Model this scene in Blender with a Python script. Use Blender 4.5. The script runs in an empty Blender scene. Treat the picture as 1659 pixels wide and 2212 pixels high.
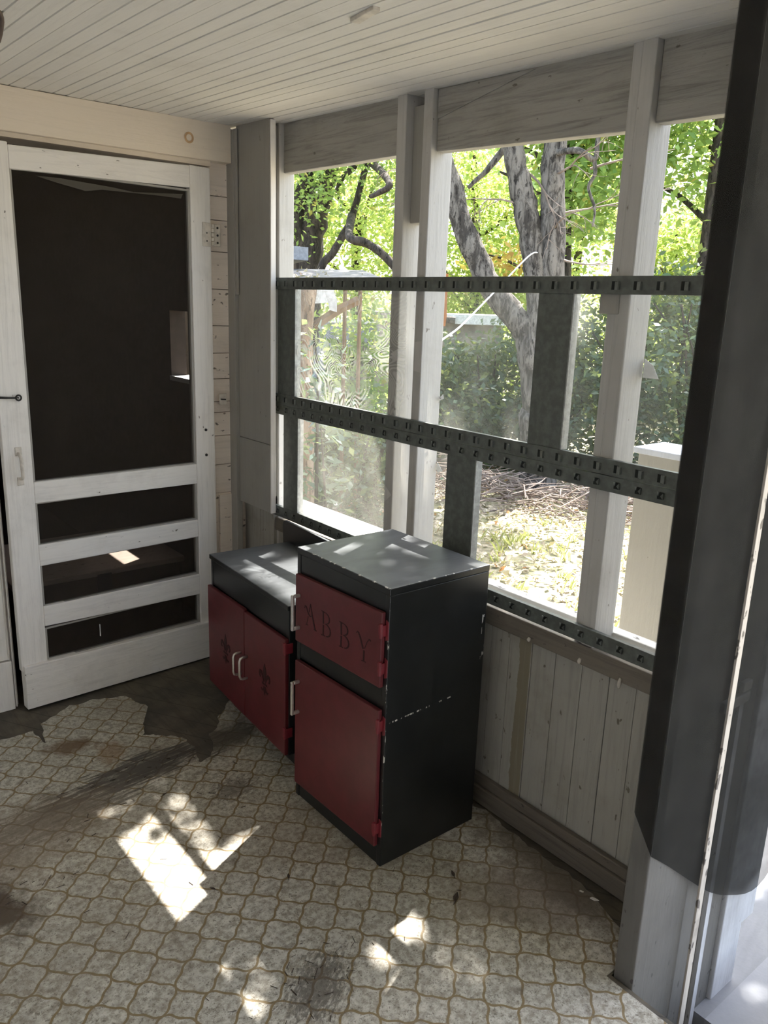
import bpy, math, random
import numpy as np
from mathutils import Vector, Matrix, Euler
R = random.Random(7)
NP = np.random.default_rng(11)
S = bpy.context.scene
COL = S.collection
PI = math.pi

# ------------------------------------------------------------------ node helpers
class NT:
    def __init__(self, name):
        self.m = bpy.data.materials.new(name); self.m.use_nodes = True
        self.t = self.m.node_tree; self.t.nodes.clear()
        self.out = self.t.nodes.new('ShaderNodeOutputMaterial')
    def n(self, ty, **kw):
        nd = self.t.nodes.new(ty)
        for k, v in kw.items(): setattr(nd, k, v)
        return nd
    def put(self, sock, v):
        if isinstance(v, bpy.types.NodeSocket): self.t.links.new(v, sock)
        elif v is not None:
            if sock.type == 'RGBA' and len(v) == 3: v = (*v, 1)
            sock.default_value = v
    def math(self, op, a, b=None, c=None, clamp=False):
        nd = self.n('ShaderNodeMath', operation=op, use_clamp=clamp)
        for i, v in enumerate((a, b, c)):
            if v is not None: self.put(nd.inputs[i], v)
        return nd.outputs[0]
    def mix(self, f, a, b):
        nd = self.n('ShaderNodeMix', data_type='RGBA')
        self.put(nd.inputs[0], f); self.put(nd.inputs[6], a); self.put(nd.inputs[7], b)
        return nd.outputs[2]
    def ramp(self, v, a, b, lo=0.0, hi=1.0):
        nd = self.n('ShaderNodeMapRange'); nd.interpolation_type = 'SMOOTHSTEP'
        self.put(nd.inputs[0], v); nd.inputs[1].default_value = a; nd.inputs[2].default_value = b
        nd.inputs[3].default_value = lo; nd.inputs[4].default_value = hi
        return nd.outputs[0]
    def obj(self): return self.n('ShaderNodeTexCoord').outputs['Object']
    def pos(self): return self.n('ShaderNodeNewGeometry').outputs['Position']
    def xyz(self, v):
        nd = self.n('ShaderNodeSeparateXYZ'); self.put(nd.inputs[0], v); return nd.outputs
    def map(self, v, scale=(1, 1, 1), loc=(0, 0, 0), rot=(0, 0, 0)):
        nd = self.n('ShaderNodeMapping'); self.put(nd.inputs[0], v)
        nd.inputs['Scale'].default_value = scale; nd.inputs['Location'].default_value = loc
        nd.inputs['Rotation'].default_value = rot
        return nd.outputs[0]
    def noise(self, v, scale, detail=4, rough=0.6, dist=0.0):
        nd = self.n('ShaderNodeTexNoise'); self.put(nd.inputs['Vector'], v)
        nd.inputs['Scale'].default_value = scale; nd.inputs['Detail'].default_value = detail
        nd.inputs['Roughness'].default_value = rough; nd.inputs['Distortion'].default_value = dist
        return nd.outputs[0]
    def bsdf(self, col, rough=0.6, spec=0.4, metal=0.0, bump=None, bs=0.3, bd=0.01):
        b = self.n('ShaderNodeBsdfPrincipled')
        self.put(b.inputs['Base Color'], col); self.put(b.inputs['Roughness'], rough)
        self.put(b.inputs['Specular IOR Level'], spec); b.inputs['Metallic'].default_value = metal
        if bump is not None:
            bn = self.n('ShaderNodeBump'); bn.inputs['Strength'].default_value = bs
            bn.inputs['Distance'].default_value = bd; self.put(bn.inputs['Height'], bump)
            self.t.links.new(bn.outputs[0], b.inputs['Normal'])
        return b.outputs[0]
    def done(self, sh):
        self.t.links.new(sh, self.out.inputs[0]); return self.m

def paint(name, col, dirt=(0.16, 0.13, 0.10), grain='z', amt=0.5, rough=0.55, chips=0.66, gs=1.0, grainamt=0.25, bs=0.35, bare=None):
    """old brushed paint on timber: grain along one axis, grime and small dark chips"""
    k = NT(name); p = k.pos()
    sc = {'x': (3, 60, 60), 'y': (60, 3, 60), 'z': (60, 60, 3)}[grain]
    g = k.noise(k.map(p, sc), 1.0 * gs, 5, 0.65, 0.8)
    gm = k.noise(p, 5.0, 5, 0.65)
    ch = k.noise(k.map(p, {'x': (.5, 1, 1), 'y': (1, .5, 1), 'z': (1, 1, .5)}[grain]), 55.0, 3, 0.5)
    c = k.mix(k.ramp(g, .45, .75, 0, grainamt), col, tuple(x * .45 for x in col))
    c = k.mix(k.ramp(gm, .5, .8, 0, amt), c, dirt)
    c = k.mix(k.ramp(ch, chips, chips + .05, 0, .85), c, tuple(x * .6 for x in dirt))
    if bare:
        X, Y, Z = k.xyz(p); q = k.math('ADD', Y, k.math('MULTIPLY', k.math('SUBTRACT', k.noise(p, 9, 5, .7), .5), .035))
        f = k.math('MULTIPLY', k.math('GREATER_THAN', Y, bare[0]), k.math('LESS_THAN', q, bare[1]))
        c = k.mix(k.math('MULTIPLY', f, k.ramp(g, .25, .5, .6, 1)), c, bare[2])
    h = k.math('ADD', k.math('MULTIPLY', g, 1.0), k.math('MULTIPLY', ch, -.6))
    return k.done(k.bsdf(c, rough, .3, bump=h, bs=bs, bd=.004))

def plain(name, col, rough=.5, spec=.4, metal=0., var=.15, scale=30, bs=.08):
    k = NT(name); p = k.obj(); n = k.noise(p, scale, 4)
    c = k.mix(k.ramp(n, .35, .7, 0, 1), tuple(x * (1 - var) for x in col), tuple(min(1, x * (1 + var)) for x in col))
    return k.done(k.bsdf(c, rough, spec, metal, bump=n, bs=bs, bd=.003))

M = {}
M['door_white'] = paint('white_door_paint', (.78, .75, .71), amt=.22, chips=.72)
M['rail_white'] = paint('white_rail_paint', (.78, .75, .71), grain='x', amt=.22, chips=.71)
M['cream_trim'] = paint('cream_trim_paint', (.74, .65, .54), dirt=(.45, .32, .2), grain='x', amt=.2, chips=.74, grainamt=.1)
M['siding'] = paint('pink_white_siding_paint', (.74, .655, .575), dirt=(.14, .11, .09), grain='x', amt=.25, chips=.66)
M['grey_board'] = paint('grey_board_paint', (.33, .316, .288), dirt=(.2, .18, .15), amt=.3, chips=.73, grainamt=.12)
M['stud'] = paint('stud_paint', (.50, .485, .462), dirt=(.24, .2, .16), amt=.3, chips=.69)
M['header'] = paint('weathered_beam_paint', (.37, .355, .325), dirt=(.2, .18, .15), grain='y', amt=.35, chips=.7, grainamt=.8, bs=1.0)
M['ceiling'] = paint('ceiling_paint', (.70, .68, .645), dirt=(.4, .37, .32), grain='y', amt=.3, chips=.77, grainamt=.12)
M['wainscot'] = paint('wainscot_paint', (.37, .352, .312), dirt=(.2, .17, .12), amt=.5, chips=.68, grainamt=.35, bare=(1.388, 1.432, (.235, .205, .145)))
M['base_wood'] = paint('bare_baseboard_wood', (.15, .128, .105), dirt=(.09, .08, .065), grain='y', amt=.6, chips=.7, grainamt=.6)
M['sill_wood'] = paint('bare_sill_wood', (.185, .16, .13), dirt=(.12, .1, .08), grain='y', amt=.6, chips=.66, grainamt=.6)
M['out_sill'] = paint('white_outer_sill_paint', (.72, .70, .66), grain='y', amt=.3)
M['white_ext'] = paint('white_outside_paint', (.7, .71, .74), dirt=(.3, .3, .32), amt=.4, chips=.68)
M['post_grey'] = paint('grey_post_paint', (.19, .182, .168), dirt=(.16, .15, .14), amt=.45, chips=.66)
M['bead_paint'] = paint('worn_bead_paint', (.55, .50, .44), dirt=(.12, .10, .09), amt=.7, chips=.6)
M['cream_out'] = paint('cream_pillar_paint', (.42, .385, .315), dirt=(.35, .3, .22), amt=.2, chips=.76, grainamt=.05)
M['metal_green'] = plain('dark_green_metal', (.108, .118, .106), .5, .45, 0., .2, 40)
M['flange_lit'] = plain('lit_flange_metal', (.30, .31, .30), .45, .5, .2, .2, 60)  # same metal as the stiles, paled because the flanges catch light
M['hole'] = plain('dark_punched_hole', (.028, .03, .028), .9, .1)
M['tab'] = plain('punched_tab_metal', (.17, .185, .17), .42, .6, 0., .2, 60)
M['steel'] = plain('brushed_steel', (.62, .59, .55), .38, .5, .85, .1, 80)
M['hinge_white'] = plain('painted_hinge', (.62, .57, .5), .5, .4)
M['dark_iron'] = plain('dark_iron', (.03, .028, .026), .5, .5, .5)
M['red'] = plain('red_door_paint', (.105, .0135, .018), .42, .5, 0., .1, 20, .04)
M['red_bright'] = plain('red_hinge_paint', (.17, .016, .024), .4, .5)
M['stencil'] = plain('dark_stencil_paint', (.03, .008, .010), .5, .3)
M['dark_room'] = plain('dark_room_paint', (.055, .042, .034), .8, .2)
M['pale_plank'] = paint('pale_back_room_wood', (.42, .38, .31), amt=.4, grainamt=.5)
M['paper'] = plain('paper', (.75, .76, .76), .8, .1)
M['cable_white'] = plain('white_cable', (.75, .76, .78), .5, .4)
M['cable_dark'] = plain('dark_cable', (.09, .065, .055), .5, .4)
M['orange_wood'] = plain('raw_orange_wood', (.42, .17, .06), .7, .2)
M['shed_roof'] = plain('shed_roof', (.20, .185, .175), .7, .3, 0., .3, 3)
M['eave_grey'] = plain('grey_eave', (.22, .23, .25), .7, .3)
M['shed_metal'] = plain('pale_sheet_metal', (.7, .72, .75), .35, .5, .2)
M['shed_wall'] = plain('shed_wall', (.22, .21, .19), .8, .2, 0., .3, 4)
M['blue_fence'] = plain('blue_grey_fence', (.20, .22, .27), .8, .2)
M['beam_brown'] = plain('brown_beam', (.18, .11, .06), .7, .2)
M['fence_wood'] = paint('weathered_fence', (.27, .25, .2), amt=.6, grainamt=.6)

# black play-cabinet paint, worn pale along its edges
def black_paint(nm, worn):
    k = NT(nm); p = k.obj(); x, y, z = k.xyz(p)
    n = k.noise(p, 9, 5, .6); n2 = k.noise(k.map(p, (1, 1, .35)), 70, 3)
    ripple = k.noise(k.map(p, (4, 11, 3), rot=(0, 0, .7)), 1.6, 4, .55, .6)
    g = k.n('ShaderNodeNewGeometry'); nz = k.xyz(g.outputs['True Normal'])[2]
    up = k.ramp(nz, .7, .9)
    c = k.mix(k.ramp(n, .35, .7), (.007, .0085, .009), (.013, .0145, .0148))
    c = k.mix(k.math('MULTIPLY', up, k.ramp(ripple, .35, .65, .55, 1)), c, (.066, .072, .076))  # dust on upward faces, pale enough to stand in for their sunlit sheen
    edge = k.math('LESS_THAN', k.math('MAXIMUM', k.math('ABSOLUTE', x), k.math('ABSOLUTE', y)), .0032)
    chip = k.math('MULTIPLY', edge, k.ramp(n2, .56, .6))
    te = k.math('MULTIPLY', k.math('LESS_THAN', k.math('ABSOLUTE', k.math('SUBTRACT', z, .84)), .002),
                k.ramp(n2, .58, .62))
    te = k.math('MULTIPLY', te, k.math('MAXIMUM', k.math('LESS_THAN', x, .004), k.math('LESS_THAN', y, .004)))
    line = k.math('ADD', .4505, k.math('MULTIPLY', x, .045))
    sc = k.math('MULTIPLY', k.math('LESS_THAN', k.math('ABSOLUTE', k.math('SUBTRACT', z, line)), .0022), k.ramp(n2, .49, .53))
    sc = k.math('MULTIPLY', sc, k.math('MULTIPLY', k.math('LESS_THAN', x, .25), k.math('GREATER_THAN', x, .012)))
    wx = k.math('MULTIPLY', k.math('GREATER_THAN', x, .352), k.math('MULTIPLY', k.math('GREATER_THAN', z, .55), k.math('LESS_THAN', z, .69)))
    wx = k.math('MULTIPLY', wx, k.ramp(n2, .56, .6))
    a = k.math('MAXIMUM', k.math('MAXIMUM', chip, te), k.math('MAXIMUM', sc, wx))
    if worn: c = k.mix(a, c, (.55, .53, .48))
    r = k.math('ADD', .27, k.math('ADD', k.math('MULTIPLY', n, .10), k.math('MULTIPLY', up, .15)))
    return k.done(k.bsdf(c, r, .5, bump=n2, bs=.04, bd=.001))
M['black'] = black_paint('black_cabinet_paint', True); M['black_low'] = black_paint('black_low_cabinet_paint', False)

# linoleum with rounded, alternating large and small cells outlined in ochre
def linoleum():
    k = NT('patterned_linoleum'); p = k.pos(); x, y, z = k.xyz(p)
    a = math.radians(-46.6); s = .0792; ox, oy = 1.233, 1.484
    wob = k.n('ShaderNodeTexNoise'); k.put(wob.inputs['Vector'], p); wob.inputs['Scale'].default_value = 30
    dx = k.math('MULTIPLY', k.math('SUBTRACT', wob.outputs[0], .5), .006)
    xx = k.math('ADD', k.math('SUBTRACT', x, ox), dx); yy = k.math('ADD', k.math('SUBTRACT', y, oy), dx)
    u = k.math('DIVIDE', k.math('ADD', k.math('MULTIPLY', xx, math.cos(a)), k.math('MULTIPLY', yy, math.sin(a))), s)
    v = k.math('DIVIDE', k.math('ADD', k.math('MULTIPLY', xx, math.sin(a)), k.math('MULTIPLY', yy, -math.cos(a))), s)
    def line(p1, p2, sg):
        w = k.math('ADD', k.math('MULTIPLY', k.math('SINE', k.math('MULTIPLY', p2, PI)), .078),
                   k.math('MULTIPLY', k.math('SINE', k.math('MULTIPLY', p2, 3 * PI)), .036))
        w = k.math('MULTIPLY', w, k.math('COSINE', k.math('MULTIPLY', p1, PI)))
        q = k.math('ADD', p1, k.math('MULTIPLY', w, sg))
        d = k.math('ABSOLUTE', k.math('SUBTRACT', k.math('FRACT', k.math('ADD', q, .5)), .5))
        return d
    d = k.math('MINIMUM', line(u, v, 1.0), line(v, u, 1.0))
    ln = k.ramp(d, .030, .050, 1, 0)
    n1 = k.noise(p, 60, 6, .75); n2 = k.noise(p, 170, 3, .6); n3 = k.noise(p, 2.6, 4, .6); n4 = k.noise(p, 11, 5, .7)
    c = k.mix(k.ramp(n1, .36, .62), (.26, .235, .185), (.51, .485, .42))
    c = k.mix(k.ramp(n2, .57, .66, 0, .7), c, (.09, .075, .055))
    c = k.mix(k.math('MULTIPLY', ln, .9), c, (.175, .118, .042))
    c = k.mix(k.ramp(n3, .46, .72, 0, .5), c, (.19, .155, .115))
    c = k.mix(k.ramp(n4, .56, .74, 0, .65), c, (.10, .08, .06))
    # traffic wear and stains where they lie on this floor
    def spot(cx, cy, rx, ry, ang, col, st, c, ns=9.0, streak=None):
        ca, sa = math.cos(ang), math.sin(ang)
        X = k.math('SUBTRACT', x, cx); Y = k.math('SUBTRACT', y, cy)
        U = k.math('DIVIDE', k.math('ADD', k.math('MULTIPLY', X, ca), k.math('MULTIPLY', Y, sa)), rx)
        V = k.math('DIVIDE', k.math('ADD', k.math('MULTIPLY', X, -sa), k.math('MULTIPLY', Y, ca)), ry)
        r = k.math('SQRT', k.math('ADD', k.math('MULTIPLY', U, U), k.math('MULTIPLY', V, V)))
        nn = k.noise(p, ns, 5, .75) if streak is None else k.noise(k.map(k.map(p, rot=(0, 0, -ang)), streak), 1.0, 5, .7, .3)
        f = k.ramp(k.math('ADD', r, k.math('MULTIPLY', k.math('SUBTRACT', nn, .5), 3.4 if streak else 1.7)), .35, 1.05, st, 0)
        return k.mix(f, c, col)
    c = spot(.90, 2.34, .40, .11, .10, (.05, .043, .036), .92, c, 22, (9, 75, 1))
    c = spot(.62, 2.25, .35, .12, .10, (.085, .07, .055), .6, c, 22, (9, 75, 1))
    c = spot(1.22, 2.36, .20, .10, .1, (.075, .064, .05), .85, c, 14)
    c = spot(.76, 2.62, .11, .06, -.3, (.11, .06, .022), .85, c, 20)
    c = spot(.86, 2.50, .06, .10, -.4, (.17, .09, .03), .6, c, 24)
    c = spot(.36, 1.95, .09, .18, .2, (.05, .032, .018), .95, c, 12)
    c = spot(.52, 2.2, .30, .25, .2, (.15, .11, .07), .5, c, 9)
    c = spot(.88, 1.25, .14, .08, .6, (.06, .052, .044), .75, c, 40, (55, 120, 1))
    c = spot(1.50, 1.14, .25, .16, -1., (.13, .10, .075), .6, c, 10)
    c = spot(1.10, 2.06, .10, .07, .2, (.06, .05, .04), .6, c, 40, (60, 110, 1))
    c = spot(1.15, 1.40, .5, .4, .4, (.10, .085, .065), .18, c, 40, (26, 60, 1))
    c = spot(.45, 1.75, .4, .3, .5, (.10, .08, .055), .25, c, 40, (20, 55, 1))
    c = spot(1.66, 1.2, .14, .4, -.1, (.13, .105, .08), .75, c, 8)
    h = k.math('ADD', k.math('MULTIPLY', ln, -.6), k.math('MULTIPLY', n1, .5))
    return k.done(k.bsdf(c, k.ramp(n1, .3, .7, .42, .62), .4, bump=h, bs=.25, bd=.002))
M['lino'] = linoleum()

def subfloor():
    k = NT('worn_grey_subfloor'); p = k.pos(); x, y, z = k.xyz(p)
    n = k.noise(p, 7, 5, .6); g = k.noise(k.map(p, (50, 4, 1), rot=(0, 0, .55)), 1.0, 5, .6, .4)
    f = k.math('FRACT', k.math('MULTIPLY', k.math('ADD', x, k.math('MULTIPLY', y, .61)), 9.5))
    seam = k.ramp(k.math('ABSOLUTE', k.math('SUBTRACT', f, .5)), .47, .495)
    c = k.mix(k.ramp(n, .35, .7), (.075, .068, .057), (.135, .115, .085))
    c = k.mix(k.ramp(g, .45, .7, 0, .6), c, (.06, .052, .044))
    c = k.mix(k.math('MULTIPLY', seam, .6), c, (.03, .027, .024))
    return k.done(k.bsdf(c, .75, .25, bump=g, bs=.3, bd=.003))
M['subfloor'] = subfloor()

def mesh_mat(name, col, alpha, scale=900, ripple=None, trans=.3, weave=0.0):
    """woven insect screen: open weave with a dusty film on the threads and optional painted moire"""
    k = NT(name); p = k.obj()
    n = k.noise(p, 6, 4, .6)
    a = k.ramp(n, .3, .75, max(0, alpha - .06), min(1, alpha + .08))
    if ripple:  # moire of overlapping screens, painted as ripples in the opacity
        x, y, z = k.xyz(p)
        nd = k.noise(k.map(p, (1, 1.2, 1)), 2.4, 2, .5, 1.0)
        w = k.math('SINE', k.math('MULTIPLY', nd, ripple[0]))
        fade = k.math('MULTIPLY', k.ramp(k.noise(p, 4.3, 1), .38, .55, 0, 1), k.ramp(z, 1.35, 1.5, 1, .4))
        a = k.math('ADD', a, k.math('MULTIPLY', k.math('MULTIPLY', k.math('MULTIPLY', k.math('ADD', w, .35), fade), k.math('GREATER_THAN', y, 2.0)), ripple[1]), clamp=True)
        a = k.math('ADD', a, k.math('MULTIPLY', k.math('GREATER_THAN', y, 2.0), .05), clamp=True)
    df = k.n('ShaderNodeBsdfDiffuse'); k.put(df.inputs[0], col)
    tl = k.n('ShaderNodeBsdfTranslucent'); k.put(tl.inputs[0], col)
    m1 = k.n('ShaderNodeMixShader'); m1.inputs[0].default_value = trans
    k.t.links.new(df.outputs[0], m1.inputs[1]); k.t.links.new(tl.outputs[0], m1.inputs[2])
    tr = k.n('ShaderNodeBsdfTransparent')
    m2 = k.n('ShaderNodeMixShader'); k.put(m2.inputs[0], a)
    k.t.links.new(tr.outputs[0], m2.inputs[1]); k.t.links.new(m1.outputs[0], m2.inputs[2])
    return k.done(m2.outputs[0])
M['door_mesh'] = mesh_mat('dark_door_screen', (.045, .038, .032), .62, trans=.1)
M['win_mesh'] = mesh_mat('grey_window_screen', (.50, .50, .46), .17, ripple=(250, .30), trans=.4)
M['dust_mesh'] = mesh_mat('dusty_window_screen', (.60, .57, .51), .21, trans=.4)
M['post_mesh'] = mesh_mat('dark_torn_screen', (.030, .030, .028), .80, trans=.1)
M['fine_mesh'] = mesh_mat('fine_grey_screen', (.075, .072, .066), .18, trans=.2)

def leafmat(name, a, b, c3, trans=.45, rough=.45):
    k = NT(name); g = k.n('ShaderNodeNewGeometry'); r = g.outputs['Random Per Island']
    col = k.mix(k.ramp(r, .0, .8), a, b); col = k.mix(k.ramp(r, .93, .95), col, c3)
    b1 = k.bsdf(col, rough, .4)
    tl = k.n('ShaderNodeBsdfTranslucent')
    k.put(tl.inputs[0], k.mix(.55, col, (.58, .66, .16)))
    m = k.n('ShaderNodeMixShader'); m.inputs[0].default_value = trans
    k.t.links.new(b1, m.inputs[1]); k.t.links.new(tl.outputs[0], m.inputs[2])
    return k.done(m.outputs[0])
M['leaf_bright'] = leafmat('yellow_green_leaves', (.16, .27, .07), (.34, .43, .13), (.48, .38, .14), .6)
M['leaf_mid'] = leafmat('mid_green_leaves', (.07, .17, .05), (.15, .28, .08), (.32, .28, .07), .5)
M['leaf_dark'] = leafmat('dark_green_leaves', (.026, .060, .040), (.055, .105, .070), (.12, .16, .05), .25, .35)
M['leaf_glossy'] = leafmat('blue_green_leaves', (.05, .09, .075), (.11, .17, .145), (.2, .24, .16), .25, .25)
M['leaf_rust'] = leafmat('rust_leaves', (.30, .10, .02), (.42, .2, .05), (.5, .3, .08), .5)
M['litter'] = leafmat('dry_leaf_litter', (.30, .235, .165), (.56, .48, .37), (.45, .20, .06), .15, .7)
M['grass'] = leafmat('grass_blades', (.20, .23, .08), (.38, .37, .16), (.45, .38, .15), .4, .6)
M['twig'] = plain('grey_brown_twigs', (.24, .19, .16), .8, .2, 0., .3, 5)

def bark(name, a, b, sc=1.0):
    k = NT(name); p = k.pos()
    n = k.noise(k.map(p, (14, 14, 4)), 1.0 * sc, 6, .75, .6); n2 = k.noise(k.map(p, (1, 1, .4)), 26, 4, .6)
    c = k.mix(k.ramp(n, .4, .6), a, b); c = k.mix(k.ramp(n2, .58, .64, 0, .8), c, tuple(x * .3 for x in a))
    return k.done(k.bsdf(c, .85, .2, bump=n, bs=.8, bd=.03))
M['bark_grey'] = bark('grey_bark', (.05, .044, .04), (.20, .182, .165))
M['bark_dark'] = bark('dark_bark', (.035, .03, .027), (.085, .07, .06))
M['bark_brown'] = bark('pale_brown_bark', (.22, .15, .10), (.42, .32, .24))

def ground_mat():
    k = NT('dry_grass_ground'); p = k.pos()
    n = k.noise(p, 1.1, 5, .6); n2 = k.noise(p, 18, 6, .75); n3 = k.noise(p, 70, 4, .7)
    c = k.mix(k.ramp(n, .38, .62), (.22, .18, .14), (.27, .26, .14))
    c = k.mix(k.ramp(n2, .42, .66), c, (.42, .36, .27)); c = k.mix(k.ramp(n3, .55, .7, 0, .7), c, (.11, .085, .06))
    return k.done(k.bsdf(c, .9, .15, bump=n2, bs=.5, bd=.03))
M['ground'] = ground_mat()

# ------------------------------------------------------------------ geometry helpers
class MB:
    def __init__(self): self.v = []; self.f = []; self.mi = []
    def add(self, vs, fs, mi=0):
        b = len(self.v); self.v += [tuple(q) for q in vs]
        self.f += [tuple(b + i for i in q) for q in fs]; self.mi += [mi] * len(fs); return self
    def box(self, x0, x1, y0, y1, z0, z1, mi=0, skew=None):
        vs = [(x, y, z) for z in (z0, z1) for y in (y0, y1) for x in (x0, x1)]
        if skew: vs = [skew(*q) for q in vs]
        return self.add(vs, [(0, 2, 3, 1), (4, 5, 7, 6), (0, 1, 5, 4), (2, 6, 7, 3), (0, 4, 6, 2), (1, 3, 7, 5)], mi)
    def hexa(self, pts, mi=0):   # 4 bottom + 4 top corners, each counter-clockwise from above
        return self.add(pts, [(3, 2, 1, 0), (4, 5, 6, 7), (0, 1, 5, 4), (1, 2, 6, 5), (2, 3, 7, 6), (3, 0, 4, 7)], mi)
    def prism(self, poly, d, mi=0):   # closed 3-D polygon pushed along d
        n = len(poly); d = Vector(d)
        vs = [Vector(q) for q in poly]; vs += [q + d for q in vs]
        return self.add(vs, [tuple(range(n - 1, -1, -1)), tuple(range(n, 2 * n))] + [(i, (i + 1) % n, n + (i + 1) % n, n + i) for i in range(n)], mi)
    def tube(self, pts, rad, seg=8, mi=0, cap=True):
        pts = [Vector(q) for q in pts]; n = len(pts)
        if not hasattr(rad, '__len__'): rad = [rad] * n
        up = None; rings = []
        for i in range(n):
            t = (pts[min(i + 1, n - 1)] - pts[max(i - 1, 0)]).normalized()
            if up is None:
                up = Vector((0, 0, 1)) if abs(t.z) < .9 else Vector((1, 0, 0))
            a = (up - t * up.dot(t)).normalized(); b = t.cross(a); up = a
            rings.append([pts[i] + (a * math.cos(2 * PI * j / seg) + b * math.sin(2 * PI * j / seg)) * rad[i] for j in range(seg)])
        vs = [q for r in rings for q in r]; fs = []
        for i in range(n - 1):
            for j in range(seg):
                k = (j + 1) % seg
                fs.append((i * seg + j, i * seg + k, (i + 1) * seg + k, (i + 1) * seg + j))
        if cap: fs += [tuple(range(seg - 1, -1, -1)), tuple((n - 1) * seg + j for j in range(seg))]
        return self.add(vs, fs, mi)
    def build(self, name, mats, parent=None, bevel=0, smooth=False, loc=None):
        me = bpy.data.meshes.new(name)
        me.from_pydata(self.v, [], self.f)
        if not isinstance(mats, (list, tuple)): mats = [mats]
        for m in mats: me.materials.append(m)
        if len(mats) > 1: me.polygons.foreach_set('material_index', self.mi)
        if smooth: me.polygons.foreach_set('use_smooth', [True] * len(me.polygons))
        me.update()
        o = bpy.data.objects.new(name, me); COL.objects.link(o)
        if parent: o.parent = parent
        if loc: o.location = loc
        if bevel:
            b = o.modifiers.new('Bevel', 'BEVEL'); b.width = bevel; b.segments = 2; b.limit_method = 'ANGLE'
        return o

def smoothpath(pts, sub=4):
    P = [Vector(q) for q in pts]; out = []
    for i in range(len(P) - 1):
        a = P[max(i - 1, 0)]; b = P[i]; c = P[i + 1]; d = P[min(i + 2, len(P) - 1)]
        for s in range(sub):
            t = s / sub
            out.append(.5 * ((2 * b) + (c - a) * t + (2 * a - 5 * b + 4 * c - d) * t * t + (3 * b - a - 3 * c + d) * t ** 3))
    out.append(P[-1]); return out

def empty(name, loc=(0, 0, 0), rz=0.):
    o = bpy.data.objects.new(name, None); o.empty_display_size = .1; COL.objects.link(o)
    o.location = loc; o.rotation_euler = (0, 0, rz); return o
def tag(o, label, cat, group=None, kind=None):
    o['label'] = label; o['category'] = cat
    if group: o['group'] = group
    if kind: o['kind'] = kind
    return o
def struct(o): o['kind'] = 'structure'; return o

# ------------------------------------------------------------------ camera (measured from the photograph's vanishing points)
cam = bpy.data.cameras.new('camera'); co = bpy.data.objects.new('camera', cam); COL.objects.link(co)
Rm = ((.77752961, -.62791693, .03417645), (-.13258754, -.21682014, -.96716574), (.61470987, .74746863, -.25183804))
# rows: right, down, forward
Mx = Matrix(((Rm[0][0], -Rm[1][0], -Rm[2][0]), (Rm[0][1], -Rm[1][1], -Rm[2][1]), (Rm[0][2], -Rm[1][2], -Rm[2][2]))).to_4x4()
Mx.translation = (0, 0, 1.55); co.matrix_world = Mx
cam.sensor_fit = 'VERTICAL'; cam.sensor_height = 36; cam.lens = 1725 / 2212 * 36; cam.clip_start = .02; cam.clip_end = 300
S.camera = co

# ------------------------------------------------------------------ SETTING
XW = 1.712          # inner face of the window-wall studs
def zc(y): return 2.195 - .026 * (3.03 - y)     # the old ceiling sags towards the camera

# floor: sub-floor with a torn sheet of linoleum on it
fl = MB().prism([(-1.0, .58, -.12), (1.465, .58, -.12), (1.465, .855, -.12), (1.80, .855, -.12), (1.80, 3.20, -.12), (-1.0, 3.20, -.12)], (0, 0, .12)).build('floor', M['subfloor']); struct(fl)
edge = [(.40, 2.83), (.577, 2.807), (.638, 2.802), (.689, 2.804), (.693, 2.755), (.70, 2.69), (.708, 2.76), (.725, 2.839), (.79, 2.87), (.856, 2.919), (.90, 2.905),
        (.944, 2.916), (1.0, 2.885), (1.057, 2.87), (1.068, 2.83), (1.079, 2.784), (1.095, 2.75), (1.083, 2.714), (1.05, 2.66), (1.026, 2.604), (.995, 2.546),
        (1.03, 2.53), (1.051, 2.506), (1.09, 2.47), (1.108, 2.434), (1.105, 2.40), (1.111, 2.348), (1.09, 2.30), (1.085, 2.262), (1.13, 2.279), (1.165, 2.33), (1.183, 2.372), (1.197, 2.421),
        (1.225, 2.43), (1.268, 2.474), (1.29, 2.52), (1.324, 2.543), (1.35, 2.58), (1.374, 2.599), (1.62, 2.60), (1.66, 2.2), (1.65, 1.8),
        (1.680, 1.569), (1.672, 1.53), (1.69, 1.493), (1.682, 1.44), (1.672, 1.393), (1.676, 1.34), (1.662, 1.291), (1.668, 1.25), (1.662, 1.209), (1.668, 1.16), (1.66, 1.125), (1.655, 1.053), (1.615, .956), (1.58, .86), (1.45, .86), (1.45, .60),
        (-.98, .60), (-.98, 2.85)]
jag = []
for i, (x, y) in enumerate(edge[:-2]):
    jag.append((x, y)); x2, y2 = edge[i + 1]
    L = math.hypot(x2 - x, y2 - y)
    if L < .12:
        for t in (.35, .7): jag.append((x + (x2 - x) * t + R.uniform(-.006, .006), y + (y2 - y) * t + R.uniform(-.006, .006)))
jag += edge[-2:]
lm = MB().prism([(x, y, .0005) for x, y in reversed(jag)], (0, 0, .003))
lo = lm.build('linoleum', M['lino'], fl)

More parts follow.
